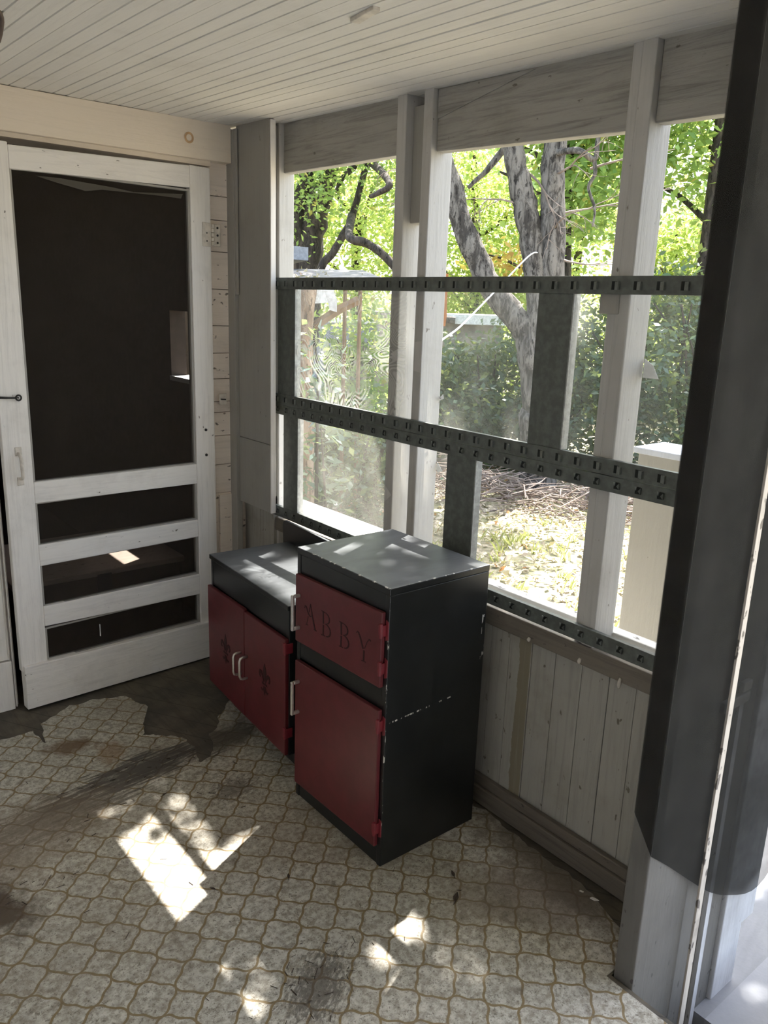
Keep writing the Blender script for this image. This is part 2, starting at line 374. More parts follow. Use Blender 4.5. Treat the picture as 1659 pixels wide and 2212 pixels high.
# ceiling: narrow beaded boards running with the window wall
cb = MB(); x = -1.0; bw = .0915
def prof(x0, w):
    g = R.uniform(.002, .0045); d = R.uniform(-.0015, .0015)
    return [(x0, .006), (x0 + g * .5, .001 + d), (x0 + w * .47, d), (x0 + w * .485, .004 + d), (x0 + w * .5, .001 + d), (x0 + w * .515, .004 + d), (x0 + w * .53, d), (x0 + w - g, d + .001), (x0 + w - g * .4, .006)]
pr = []
while x < 1.80: pr += prof(x, bw); x += bw
y0c, y1c = .62, 3.06
vs = [(px, y0c, zc(y0c) + pz) for px, pz in pr] + [(px, y1c, zc(y1c) + pz) for px, pz in pr]
n = len(pr)
cb.add(vs, [(i, i + n, i + n + 1, i + 1) for i in range(n - 1)])
cb.box(-1.3, 1.81, y0c, y1c, 0.0065, .14, skew=lambda x, y, z: (x, y, z + zc(y)))
struct(cb.build('ceiling', M['ceiling']))
# unseen roof added over the stoop to dim the porch
struct(MB().box(-1.6, 2.1, -1.6, .615, 2.16, 2.32).build('ceiling', M['ceiling']))
# roof over the neighbouring room behind the screen door
# peeling batten and cable at the ceiling
pb = MB()
pb.hexa([(1.155, 1.50, zc(1.5) - .006), (1.175, 1.50, zc(1.5) - .006), (1.196, 1.60, zc(1.6) - .007), (1.172, 1.605, zc(1.6) - .007),
         (1.155, 1.50, zc(1.5) + .002), (1.175, 1.50, zc(1.5) + .002), (1.196, 1.60, zc(1.6) + .002), (1.172, 1.605, zc(1.6) + .002)])
struct(pb.build('trim_6', M['hinge_white'], bevel=.002))

# concrete stoop under the camera
k = NT('grey_concrete'); pn = k.noise(k.pos(), 6, 5, .7); M['concrete'] = k.done(k.bsdf(k.mix(pn, (.20, .205, .22), (.30, .305, .32)), .85, .2, bump=pn, bs=.3))
struct(MB().box(-1.0, 3.2, -1.6, .575, -.42, -.14).box(1.83, 3.2, .56, 1.5, -.42, -.30).build('stoop', M['concrete']))
# --- house wall on the left, out of the frame
struct(MB().box(-1.12, -1.0, -1.6, 3.2, -.4, 2.3).build('wall_left', M['white_ext']))
MB().box(-1.12, 2.1, -1.72, -1.6, -.4, 2.3).build('rear_wall', M['white_ext'], wf0 := empty('wall_stoop')); struct(wf0)  # unseen wall added behind the camera to hold back light
# --- door wall
YB = 3.045
wb = empty('wall_back'); struct(wb)
mb = MB()
zs = [0, .735, .86, .985, 1.085, 1.13, 1.225, 1.33, 1.44, 1.585, 1.73, 1.85, 1.94, 2.075]
for i in range(len(zs) - 1):
    mb.box(1.556, 1.80, YB + R.uniform(0, .002), YB + .11, zs[i] + .0012, zs[i + 1] - .0012)
mb.build('siding', M['siding'], wb, bevel=.001)
MB().box(-1.3, .703, YB, YB + .11, 0, 2.2).build('side_wall', M['door_white'], wb)
MB().box(.70, 1.556, YB - .022, YB + .11, 2.042, 2.24).build('lintel', M['cream_trim'], wb)
MB().box(1.575, 1.712, YB - .012, YB, .005, .73).build('corner_board', M['siding'], wb, bevel=.002)
struct(MB().box(-1.3, 1.632, 2.998, YB + .01, 2.060, 2.196, skew=lambda x, y, z: (x, y, z - .004 * (1.6 - x))).build('trim_3', M['cream_trim'], bevel=.002))
# small round plate stain left on the header board
rg = MB()
for k in range(28):
    a0, a1 = 2 * PI * k / 28, 2 * PI * (k + 1) / 28
    q = lambda a, r: (1.456 + r * math.cos(a), 2.9965, 2.128 + r * 1.05 * math.sin(a))
    rg.add([q(a0, .011), q(a1, .011), q(a1, .019), q(a0, .019)], [(0, 1, 2, 3)])
M['stain'] = plain('tan_ring_stain', (.52, .34, .19), .7, .2)
rg.build('ring_stain', M['stain'], bpy.data.objects['trim_3'])
# casing and plinth to the left of the door
tc = MB().box(.40, .675, YB - .03, YB, .205, 2.04).box(.40, .685, YB - .034, YB, 0, .20)
tc.box(.675, .683, YB - .022, YB, .2, 2.04).box(.690, .697, YB - .02, YB + .02, 0, 2.04)
struct(tc.build('trim_4', M['door_white'], bevel=.003))

# --- screen door (hung a little ajar)
dr = empty('door_1', (1.518, 3.016, 0), math.radians(3.48)); struct(dr)
def dbox(u0, u1, z0, z1, t0=0., t1=.03): return MB().box(-u1, -u0, t0, t1, z0, z1)
dbox(-.032, .0555, .165, 2.036).build('stile', M['door_white'], dr, bevel=.003)
dbox(.716, .812, .165, 2.02).build('stile', M['door_white'], dr, bevel=.003)
def rail(zl0, zl1, zr0, zr1, u0=.0555, u1=.716, t0=0., t1=.03, nm='rail'):
    m = MB(); m.hexa([(-u1, t0, zl0), (-u0, t0, zr0), (-u0, t1, zr0), (-u1, t1, zl0), (-u1, t0, zl1), (-u0, t0, zr1), (-u0, t1, zr1), (-u1, t1, zl1)])
    return m.build(nm, M['rail_white'], dr, bevel=.003)
rail(1.938, 2.012, 1.955, 2.034); rail(.805, .884, .797, .880); rail(.565, .646, .566, .640); rail(.325, .405, .306, .397)
rail(.012, .188, .006, .172, .001, .806, -.014, .03, 'kick_board')
# inner beads round each opening
for (z0, z1) in ((.884, 1.942), (.645, .80), (.402, .563), (.182, .31)):
    m = MB()
    m.box(-.064, -.0555, .006, .03, z0, z1).box(-.716, -.708, .006, .03, z0, z1)
    m.box(-.716, -.0555, .006, .03, z1, z1 + .007).box(-.716, -.0555, .006, .03, z0 - .007, z0 + .002)
    m.build('bead', M['grey_board'], dr)
    g = MB(); nx, nz = 12, 8
    vs = []; fs = []
    for j in range(nz + 1):
        for i in range(nx + 1):
            uu = .058 + (.656) * i / nx; zz = z0 + (z1 - z0) * j / nz
            sag = .006 * math.sin(PI * i / nx) * math.sin(PI * j / nz)
            vs.append((-uu, .018 + sag, zz))
    for j in range(nz):
        for i in range(nx): fs.append((j * (nx + 1) + i, j * (nx + 1) + i + 1, (j + 1) * (nx + 1) + i + 1, (j + 1) * (nx + 1) + i))
    g.add(vs, fs).build('screen_panel', M['door_mesh'], dr)
# torn pale strip under the top rail, and thin white sliver stuck in the lowest screen
tr = MB()
pts = [(.63, 1.928), (.55, 1.930), (.45, 1.926), (.36, 1.922), (.28, 1.915), (.18, 1.922), (.08, 1.930)]
low = [(.60, 1.921), (.55, 1.912), (.46, 1.898), (.40, 1.909), (.28, 1.911), (.17, 1.913), (.09, 1.912)]
for i in range(len(pts) - 1):
    tr.add([(-pts[i][0], .012, pts[i][1]), (-pts[i + 1][0], .012, pts[i + 1][1]), (-low[i + 1][0], .009, low[i + 1][1]), (-low[i][0], .009, low[i][1])], [(0, 1, 2, 3)])
k = NT('torn_screen_edge'); M['torn'] = k.done(k.bsdf((.085, .078, .066), .8, .2))
tr.build('torn_edge', M['torn'], dr)
MB().box(-.502, -.499, .010, .014, .225, .275).build('paint_sliver', M['paper'], dr)
# hinges on the right, hook and pull on the left
def hinge(z, u=-.037):
    m = MB(); m.box(-u - .045, -u - .006, -.004, 0.001, z - .045, z + .045).box(-u + .006, -u + .036, -.003, .004, z - .042, z + .042)
    for kz in range(5): m.tube([(-u, -.006, z - .04 + kz * .0165), (-u, -.006, z - .04 + kz * .0165 + .0145)], .007, 10)
    o = m.build('hinge', M['hinge_white'], dr, bevel=.003)
    s = MB()
    for dz in (-.028, 0, .028): s.tube([(-u + .022, -.002, z + dz), (-u + .022, -.0045, z + dz)], .0045, 10)
    for dz in (-.024, .006): s.tube([(-u - .026, -.002, z + dz), (-u - .026, -.0048, z + dz)], .003, 8)
    s.build('screw_hole', M['dark_iron'], o)
hinge(1.79)
m = MB().box(.058, .092, -.001, .006, 1.118, 1.165)
hm = m.build('strike_plate', M['hinge_white'], dr, bevel=.002)
MB().tube([(.062, -.003, 1.143), (.085, -.003, 1.141)], .0025, 6).build('slot', M['dark_iron'], hm)
hk = MB(); hk.tube([(-.823, -.012, 1.196), (-.79, -.012, 1.193), (-.756, -.010, 1.191)], [.0045, .0038, .003], 8)
ringp = [(-.748 + .009 * math.cos(a), -.010, 1.191 + .009 * math.sin(a)) for a in np.linspace(0, 2 * PI, 15)]
hk.tube(ringp, .003, 6); hk.tube([(-.748, -.010, 1.191), (-.748, .004, 1.191)], .0022, 6)
hk.build('hook', M['dark_iron'], dr, smooth=True)
pl = MB(); pl.tube(smoothpath([(-.762, .0, .995), (-.762, -.024, .985), (-.761, -.028, .95), (-.760, -.024, .912), (-.760, 0, .903)], 4), .0065, 8)
for zz in (1.003, .895): pl.box(-.772, -.750, -.004, .002, zz - .016, zz + .014)
pl.build('pull_handle', M['hinge_white'], dr, smooth=False, bevel=.001)
sm = MB()
for zz in (1.02, .915): sm.tube([(-.011, .001, zz), (-.011, -.004, zz)], .0055, 10)
sm.build('screw_stub', M['dark_iron'], dr)

# --- room behind the door: dark, one narrow window in its right-hand wall
br = empty('wall_behind_door'); struct(br)
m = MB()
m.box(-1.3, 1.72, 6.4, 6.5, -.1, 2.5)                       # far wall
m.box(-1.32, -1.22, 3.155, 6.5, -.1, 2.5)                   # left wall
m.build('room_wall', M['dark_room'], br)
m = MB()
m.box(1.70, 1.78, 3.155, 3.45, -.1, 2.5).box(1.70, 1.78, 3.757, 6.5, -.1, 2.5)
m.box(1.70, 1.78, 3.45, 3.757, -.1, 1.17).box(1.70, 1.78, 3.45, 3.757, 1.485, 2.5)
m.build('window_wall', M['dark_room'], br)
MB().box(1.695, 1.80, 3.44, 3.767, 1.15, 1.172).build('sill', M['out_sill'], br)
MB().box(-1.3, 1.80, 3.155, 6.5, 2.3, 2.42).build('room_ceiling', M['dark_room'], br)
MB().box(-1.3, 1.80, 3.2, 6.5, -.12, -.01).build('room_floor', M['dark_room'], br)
sp = empty('shutter', (1.93, 4.02, 1.0))
MB().box(-.01, .01, .115, .30, -.3, .75).box(-.012, .012, -.12, .055, -.3, .75).build('board', M['pale_plank'], sp, bevel=.002)
for z0_ in (-.25, .6): MB().box(.012, .03, -.14, .32, z0_, z0_ + .08).build('batten', M['pale_plank'], sp)
MB().box(-.01, .01, .10, .18, -1.4, -.3).build('leg', M['pale_plank'], sp)
tag(sp, 'pale weathered boards seen through the dark screen door beside its right edge', 'shutter')
ch = empty('sun_catch_box', (1.12, 3.50, 0))  # made-up box, added so the sun patches have something to land on
MB().box(-.35, .35, -.28, .28, -.01, .40).build('body', M['dark_room'], ch, bevel=.006)
M['box_top'] = paint('tan_box_lid', (.34, .27, .22), grain='x', amt=.5)
MB().box(-.365, .365, -.295, .295, .40, .425).build('lid', M['box_top'], ch, bevel=.004)
MB().box(-.03, .03, -.302, -.295, .33, .41).build('latch', M['dark_iron'], ch)
tag(ch, 'low dark box added to catch patches of sunlight behind the lower panels of the screen door', 'chest')

# --- window wall
wr = empty('wall_right'); struct(wr)
def stud(y0, y1, x0=XW, x1=None, z0=.66, z1=None, nm='stud', mat='stud'):
    x1 = x1 or x0 + .089
    z1 = z1 or zc((y0 + y1) / 2) + .004
    j = R.uniform(-.004, .004)
    m = MB(); nseg = 6
    for i in range(nseg): pass
    m.box(x0, x1, y0, y1, z0, z1, skew=lambda x, y, z: (x, y + j * (z - 1.4), z))
    return m.build(nm, M[mat], wr, bevel=.003)
stud(2.775, 2.86, XW, XW + .068, z0=.0)                # corner stud
stud(2.041, 2.085); stud(1.922, 1.962)                # pair left of centre
stud(1.177, 1.216); stud(1.2165, 1.243, XW + .004, XW + .06); stud(.86, .95)
MB().box(XW + .03, XW + .075, 1.963, 2.040, 1.80, zc(2) - .03).build('spacer_block', M['grey_board'], wr, bevel=.002)
MB().box(XW - .004, XW + .05, 1.205, 1.262, 1.545, 1.60).build('nailing_block', M['grey_board'], wr, bevel=.003)
def header(y0, y1, zl, zr, x0=1.733, x1=1.772):
    m = MB(); m.hexa([(x0, y0, zr), (x1, y0, zr), (x1, y1, zl), (x0, y1, zl), (x0, y0, zc(y0) + .005), (x1, y0, zc(y0) + .005), (x1, y1, zc(y1) + .005), (x0, y1, zc(y1) + .005)])
    return m.build('header_beam', M['header'], wr, bevel=.003)
header(2.086, 2.775, 2.015, 2.005); header(1.2435, 1.921, 1.996, 1.966); header(.95, 1.176, 1.974, 1.968)
# diagonal lap on the second beam
MB().prism([(1.733, 1.918, zc(1.9) - .001), (1.733, 1.55, zc(1.6) - .004), (1.733, 1.918, 2.085)], (-.004, 0, 0)).build('beam_lap', M['header'], wr)
# rear of the wall above the headers, outer sill, lower boarding
MB().box(1.79, 1.825, .80, 3.06, 2.13, 2.30).build('fascia', M['white_ext'], wr)
MB().box(1.718, 1.84, .80, 2.90, .640, .668).build('sill_plate', M['out_sill'], wr, bevel=.004)
MB().box(1.80, 1.842, .80, 2.0, .672, .697).box(1.80, 1.915, 2.0, 3.0, .672, .697).build('outer_sill', M['out_sill'], wr, bevel=.003)
MB().box(1.703, 1.722, .90, 2.79, .615, .672).build('sill_apron', M['sill_wood'], wr, bevel=.003)
m = MB(); ys = [.85, .945, 1.035, 1.118, 1.207, 1.299, 1.385, 1.471, 1.546, 1.64, 1.73, 1.82, 1.905, 1.99, 2.08, 2.17, 2.255, 2.345, 2.43, 2.52, 2.61, 2.70, 2.79, 2.88, 3.04]
for i in range(len(ys) - 1):
    dx = R.uniform(0, .003); m.box(1.716 + dx, 1.738, ys[i] + .001, ys[i + 1] - .001, .02, .625)
m.build('wainscot', M['wainscot'], wr, bevel=.0012)
MB().box(1.79, 1.81, .80, 3.06, -.5, .65).build('outer_siding', M['white_ext'], wr)
m = MB().box(1.690, 1.716, .85, 2.9, .006, .066).box(1.698, 1.716, .85, 2.9, .066, .10)
struct(m.build('baseboard_right', M['base_wood'], bevel=.004))
# old drips of paint on the apron
m = MB()
for yy, zz, h in ((1.075, .628, .03), (1.205, .634, .016), (1.385, .63, .012)):
    m.tube([(1.7015, yy, zz), (1.7005, yy + .002, zz - h * .6), (1.702, yy + .003, zz - h)], [.004, .006, .003], 7)
m.build('paint_drip', M['hinge_white'], wr, smooth=True)
# boards closing the corner
struct(MB().box(1.648, 1.668, 2.735, 2.985, .988, zc(2.9) + .004, skew=lambda x, y, z: (x, y + .004 * (z - 1.4), z)).box(1.6475, 1.668, 2.734, 2.985, .705, .9865).build('trim_1', M['grey_board'], bevel=.003))
m = MB().box(1.632, 1.66, 2.985, 3.04, .0, zc(3.0) - .012).box(1.636, 1.646, 2.968, 2.992, 1.565, zc(3.0) - .01)
struct(m.build('trim_2', M['grey_board'], bevel=.003))
struct(MB().box(1.6475, 1.669, 2.728, 2.7345, .705, 2.185).build('trim_5', M['door_white'], bevel=.001))
MB().box(1.668, 1.712, 2.79, 2.86, .7, 2.18).build('packing_strip', M['grey_board'], wr)
MB().box(1.698, 1.716, 2.79, 2.90, .0, .76).box(1.700, 1.716, 2.905, 3.04, .0, .76).build('corner_panel', M['wainscot'], wr, bevel=.002)

# --- corner post beside the camera, with two layers of insect screen
wf = empty('wall_front'); struct(wf)
MB().box(1.47, 1.672, .80, .853, -.6, 2.35).build('door_jamb', M['post_grey'], wf, bevel=.004)
MB().hexa([(1.668, .770, -.6), (1.694, .770, -.6), (1.694, .776, -.6), (1.668, .776, -.6), (1.676, .770, 1.75), (1.694, .770, 1.75), (1.694, .776, 1.75), (1.676, .776, 1.75)]).build('screen_bead', M['bead_paint'], wf, bevel=.001)
MB().box(1.672, 1.90, .812, .852, -.6, 2.35).build('corner_board', M['post_grey'], wf, bevel=.003)
MB().box(1.90, 2.02, .80, .85, -.6, 2.3).build('corner_stile', M['white_ext'], wf, bevel=.004)
MB().box(2.02, 2.10, .806, .85, -.12, 2.3).build('outer_stile', M['white_ext'], wf, bevel=.004)
curve = [(1.470, .367), (1.557, .299), (1.651, .221), (1.763, .133), (1.878, .067), (2.013, .013), (2.117, .037), (2.25, .16)]
m = MB()
top = 2.35
m.add([(1.4685, .852, .452), (1.4685, .7975, .367), (1.4685, .7975, top), (1.4685, .852, top)], [(0, 1, 2, 3)])
cs = smoothpath([(a, .7975 if a < 1.65 else .786, b) for a, b in curve], 3)
for i in range(len(cs) - 1):
    a, b = cs[i], cs[i + 1]
    m.add([a, b, (b[0], b[1], top), (a[0], a[1], top)], [(0, 1, 2, 3)])
m.build('torn_screen', M['post_mesh'], wf)
m = MB(); m.add([(1.467, .853, -.6), (1.467, .7765, -.6), (1.467, .7765, 2.35), (1.467, .853, 2.35)], [(0, 1, 2, 3)])
m.add([(1.467, .7765, -.6), (2.3, .7765, -.6), (2.3, .7765, 2.35), (1.467, .7765, 2.35)], [(0, 1, 2, 3)])
m.build('fine_screen', M['fine_mesh'], wf)

# ------------------------------------------------------------------ WINDOW SCREEN FRAMES
def punched_rail(y0, y1, z0, z1, parent, kind, x0=1.697, x1=1.711):
    m = MB(); m.box(x0, x1, y0, y1, z0, z1)
    h = z1 - z0; y = y0 + .03; zm = (z0 + z1) / 2
    while y < y1 - .02:
        if kind == 'tab':
            m.box(x0 - .0006, x0 + .001, y + .001, y + .015, zm - .011, zm + .009, mi=1)
            m.hexa([(x0 - .008, y - .008, zm - .011), (x0, y - .008, zm - .011), (x0, y + .006, zm - .011), (x0 - .001, y + .006, zm - .011),
                    (x0 - .008, y - .008, zm + .008), (x0, y - .008, zm + .008), (x0, y + .006, zm + .008), (x0 - .001, y + .006, zm + .008)], mi=2)
        else:
            m.box(x0 - .0006, x0 + .001, y - .008, y + .010, zm - .009, zm + .009, mi=1)
            m.prism([(x0 - .0008, y - .009, zm + .009), (x0 - .0008, y - .001, zm), (x0 - .0008, y - .009, zm - .008)], (-.005, 0, 0), mi=0)
            m.prism([(x0 - .0008, y + .010, zm + .010), (x0 - .0008, y + .003, zm + .010), (x0 - .0008, y + .006, zm - .001)], (-.004, 0, 0), mi=2)
        y += .062
    return m.build('rail', [M['metal_green'], M['hole'], M['tab']], parent, bevel=.0012)
def stile(y0, y1, z0, z1, parent):
    o = MB().box(1.700, 1.7045, y0, y1, z0, z1).build('stile', M['metal_green'], parent, bevel=.001)
    MB().box(1.700, 1.726, y0 - .004, y0, z0, z1).build('flange', M['flange_lit'], o)
    return o
def screen(y0, y1, z0, z1, mat, parent, x=1.7085):
    m = MB(); nx, nz = 10, 6; vs = []; fs = []
    for j in range(nz + 1):
        for i in range(nx + 1):
            vs.append((x + .004 * math.sin(PI * i / nx) * math.sin(PI * j / nz), y0 + (y1 - y0) * i / nx, z0 + (z1 - z0) * j / nz))
    for j in range(nz):
        for i in range(nx): fs.append((j * (nx + 1) + i, j * (nx + 1) + i + 1, (j + 1) * (nx + 1) + i + 1, (j + 1) * (nx + 1) + i))
    return m.add(vs, fs).build('screen_mesh', M[mat], parent)
us = empty('window_screen')
punched_rail(.93, 2.885, 1.592, 1.635, us, 'tab'); punched_rail(.93, 2.86, 1.150, 1.190, us, 'tab')
stile(2.643, 2.764, 1.19, 1.592, us); stile(1.338, 1.452, 1.19, 1.592, us)
screen(.94, 2.68, 1.185, 1.597, 'win_mesh', us)
tag(us, 'upper dark green metal screen frame with punched rails, across the window studs', 'window screen', 'metal screen frames')
ls = empty('window_screen')
punched_rail(.93, 2.825, 1.108, 1.148, ls, 'notch'); punched_rail(.93, 2.815, .683, .727, ls, 'notch')
stile(2.618, 2.72, .727, 1.108, ls); stile(1.645, 1.768, .727, 1.108, ls)
screen(1.72, 2.66, .722, 1.112, 'dust_mesh', ls)
tag(ls, 'lower dark green metal screen frame just above the boarding, its left bay dusty', 'window screen', 'metal screen frames')

# ------------------------------------------------------------------ PLAY KITCHEN CABINETS
def bar_handle(square, y, z0, z1, x0, parent, reach=.030):
    """upright pull: two feet on the door face and a grip bar standing off it"""
    m = MB(); r = .0048
    if square:
        m.box(x0 - reach, x0 - reach + .009, y - .005, y + .005, z0, z1)
        for z in (z0, z1 - .010): m.box(x0 - reach + .009, x0, y - .005, y + .005, z, z + .010)
        return m.build('handle', M['steel'], parent, bevel=.0022)
    pts = [(x0, y, z0 + .005), (x0 - reach + .012, y, z0 + .005), (x0 - reach + .004, y, z0 + .008), (x0 - reach, y, z0 + .018), (x0 - reach, y, z1 - .018), (x0 - reach + .004, y, z1 - .008), (x0 - reach + .012, y, z1 - .005), (x0, y, z1 - .005)]
    m.tube(pts, r, 10)
    return m.build('handle', M['steel'], parent, smooth=True)
def wrap_hinge(y, z, parent, x0, h=.06):
    m = MB()
    m.box(x0 - .002, x0, y + .004, y + .013, z - .015, z + .015)
    m.tube([(x0 - .001, y + .002, z - h * .34), (x0 - .001, y + .002, z + h * .34)], .0055, 8)
    m.prism([(x0 + .0145, y - .001, z - h * .5), (x0 + .0145, y - .012, z - h * .42), (x0 + .0145, y - .012, z + h * .42), (x0 + .0145, y - .001, z + h * .5)], (-.003, 0, 0))
    m.box(x0 + .0, x0 + .013, y - .004, y + .001, z - .016, z + .016)
    o = m.build('hinge', M['red_bright'], parent, bevel=.001)
    return o
def ribbon(m, pts, wd, x, th=.0006):
    """flat stroke of paint on a face at depth x; pts in (y, z), width wd"""
    P = [Vector((0, a, b)) for a, b in pts]
    for i in range(len(P) - 1):
        t = (P[i + 1] - P[i]).normalized(); nrm = Vector((0, -t.z, t.y))
        w0 = wd[i] if hasattr(wd, '__len__') else wd; w1 = wd[i + 1] if hasattr(wd, '__len__') else wd
        q = [P[i] + nrm * w0 / 2, P[i + 1] + nrm * w1 / 2, P[i + 1] - nrm * w1 / 2, P[i] - nrm * w0 / 2]
        q = [Vector((x, a.y, a.z)) for a in q]
        m.prism(q, (-th, 0, 0))
def arc(cx, cz, rx, rz, a0, a1, n=10): return [(cx + rx * math.cos(math.radians(a0 + (a1 - a0) * i / n)), cz + rz * math.sin(math.radians(a0 + (a1 - a0) * i / n))) for i in range(n + 1)]

tf = empty('play_refrigerator', (1.252, 1.485, 0))
W, D, H = .438, .368, .84
m = MB(); m.box(.0, D, 0, .018, 0, H - .02).box(.0, D, W - .018, W, 0, H - .02).box(D - .012, D, .018, W - .018, 0, H - .02)
m.box(.004, D - .012, .018, W - .018, .0, .05).box(0.002, .02, .018, W - .018, 0, .07).box(.002, .02, .018, W - .018, .485, .56).box(.002, .02, .018, W - .018, .745, H - .02)
m.box(.02, D - .012, .018, W - .018, .50, .52)
m.build('carcass', M['black'], tf, bevel=.002)
MB().box(-.001, D + .001, -.001, W + .001, H - .02, H).build('top', M['black'], tf, bevel=.0025)
XD = -.014
def tdoor(z0, z1, dz):
    m = MB(); m.hexa([(XD, .014, z0 + dz), (0, .014, z0 + dz), (0, W - .012, z0), (XD, W - .012, z0), (XD, .014, z1 + dz), (0, .014, z1 + dz), (0, W - .012, z1), (XD, W - .012, z1)])
    return m.build('door', M['red'], tf, bevel=.0025)
du = tdoor(.547, .762, .010); dl = tdoor(.058, .482, .008)
bar_handle(True, .402, .592, .705, XD, du); bar_handle(True, .402, .312, .424, XD, dl)
wrap_hinge(.012, .722, du, XD); wrap_hinge(.012, .614, du, XD); wrap_hinge(.012, .444, dl, XD); wrap_hinge(.012, .125, dl, XD)
# stencilled name: letters run from the handle side towards the hinge side (local y falling)
def letter(ch, yl, w, zb, h):
    m = MB(); X = XD - .0001
    P = lambda a, b: (yl - a * w, zb + b * h)
    def st(pts, wd): ribbon(m, [P(*q) for q in pts], wd, X)
    tk, tn = .0060, .0026
    if ch == 'A':
        st([(.47, 1.0), (.63, .55), (.88, .0)], [.003, tk, tk]); st([(.47, .98), (.36, .62)], tn); st([(.30, .42), (.16, .04)], tn)
        st([(.08, .02), (.28, .05)], tn); st([(.78, .0), (1.0, .0)], tn)
        st([(-.02, .70), (.02, .80), (.12, .80), (.20, .66), (.32, .52), (.46, .46), (.60, .52)], [.0025, .003, .004, .0045, .0045, .004, .0025])
    elif ch == 'B':
        st([(.22, 1.0), (.25, .5)], tk); st([(.25, .45), (.24, .02)], tk); st([(.08, 1.0), (.40, .99)], tn); st([(.08, .0), (.40, .02)], tn)
        st([(.44, .99)] + arc(.46, .77, .30, .21, 80, -80), [.0025] + [.0025 + .003 * math.sin(PI * i / 10) for i in range(11)])
        st([(.40, .53)] + arc(.46, .28, .40, .25, 85, -85), [.0025] + [.0025 + .0034 * math.sin(PI * i / 10) for i in range(11)])
    else:
        st([(.06, .98), (.20, .88), (.46, .46)], [.003, tk, tk]); st([(-.04, .93), (.03, 1.0), (.16, .97)], tn)
        st([(.98, .90), (.86, .93), (.72, .78), (.56, .50)], [tk * .8, .003, tn, tn]); st([(.52, .42), (.52, .02)], tk); st([(.36, .0), (.68, .02)], tn)
    return m.build('letter', M['stencil'], du)
letter('A', .374, .062, .617, .074); letter('B', .292, .058, .615, .074); letter('B', .204, .058, .612, .074); letter('Y', .117, .062, .608, .078)
tag(tf, 'tall black play refrigerator with two red doors, the upper one stencilled ABBY', 'cabinet', 'black and red play kitchen cabinets')

lw = empty('play_sink_cabinet', (1.276, 2.004, 0), -.068)
W2, D2, H2 = .615, .345, .62
m = MB(); m.box(.0, D2, 0, .018, .09, H2 - .018).box(.0, D2, W2 - .018, W2, .09, H2 - .018).box(D2 - .012, D2, .018, W2 - .018, .09, H2 - .018).box(.002, D2 - .012, .018, W2 - .018, .09, .105)
m.box(.002, .02, .018, W2 - .018, .502, H2 - .018).box(.058, D2 - .01, .0, W2 - .055, 0, .09).box(.06, D2 - .012, .018, W2 - .018, .105, .5)
m.build('carcass', M['black_low'], lw, bevel=.002)
MB().box(-.006, D2, -.0015, W2 + .004, H2 - .018, H2).build('top', M['black_low'], lw, bevel=.003)
m = MB(); bs = [(D2 - .016, -.004, H2), (D2 - .016, W2 + .045, H2 - .02), (D2 - .016, W2 + .048, H2 + .06)] + [(D2 - .016, W2 + .025 + .023 * math.cos(a), H2 + .06 + .022 * math.sin(a)) for a in np.linspace(.3, PI / 2, 5)] + [(D2 - .016, -.004, H2 + .082)]
m.prism(bs, (.012, 0, 0)).build('backsplash', M['black_low'], lw, bevel=.002)
def ldoor(y0, y1, z0a, z0b):
    m = MB(); m.hexa([(XD, y0, z0a), (0, y0, z0a), (0, y1, z0b), (XD, y1, z0b), (XD, y0, .506), (0, y0, .506), (0, y1, .499), (XD, y1, .499)])
    return m.build('door', M['red'], lw, bevel=.0025)
dR = ldoor(.002, .302, .092, .096); dL = ldoor(.305, W2 + .004, .096, .104)
bar_handle(False, .330, .248, .340, XD, dL); bar_handle(False, .279, .252, .344, XD, dR)
def lhinge(z):
    m = MB(); m.box(XD - .003, XD, .004, .014, z - .018, z + .018).tube([(XD - .001, .001, z - .02), (XD - .001, .001, z + .02)], .005, 8).box(XD + .001, .012, -.0045, -.0005, z - .017, z + .017)
    return m.build('hinge', M['red_bright'], dR, bevel=.001)
lhinge(.475); lhinge(.175)
def fleur(yc, zc_, s, parent):
    m = MB(); X = XD - .0001
    def P(a, b): return (X, yc - a * s, zc_ + b * s)
    petal = [P(.0, 1.0), P(-.10, .80), P(-.15, .58), P(-.11, .36), P(-.04, .16), P(.04, .16), P(.11, .36), P(.15, .58), P(.10, .80)]
    m.prism(petal, (-.0006, 0, 0))
    for sg in (-1, 1):
        ribbon(m, [(yc - sg * a * s, zc_ + b * s) for a, b in ((.08, .10), (.16, .28), (.26, .46), (.38, .52), (.48, .42), (.46, .26), (.36, .24))], [.06 * s, .10 * s, .15 * s, .17 * s, .14 * s, .09 * s, .04 * s], X)
        ribbon(m, [(yc - sg * a * s, zc_ + b * s) for a, b in ((.06, -.10), (.12, -.26), (.24, -.34), (.34, -.26))], [.05 * s, .09 * s, .10 * s, .05 * s], X)
    ribbon(m, [(yc - .24 * s, zc_ + .02 * s), (yc + .24 * s, zc_ + .02 * s)], .09 * s, X)
    m.prism([P(-.05, -.10), P(-.10, -.32), P(0, -.52), P(.10, -.32), P(.05, -.10)], (-.0006, 0, 0))
    return m.build('lily_emblem', M['stencil'], parent)
fleur(.462, .278, .078, dL); fleur(.146, .288, .078, dR)
tag(lw, 'low black play sink cabinet with two red doors and lily emblems, in the corner', 'cabinet', 'black and red play kitchen cabinets')

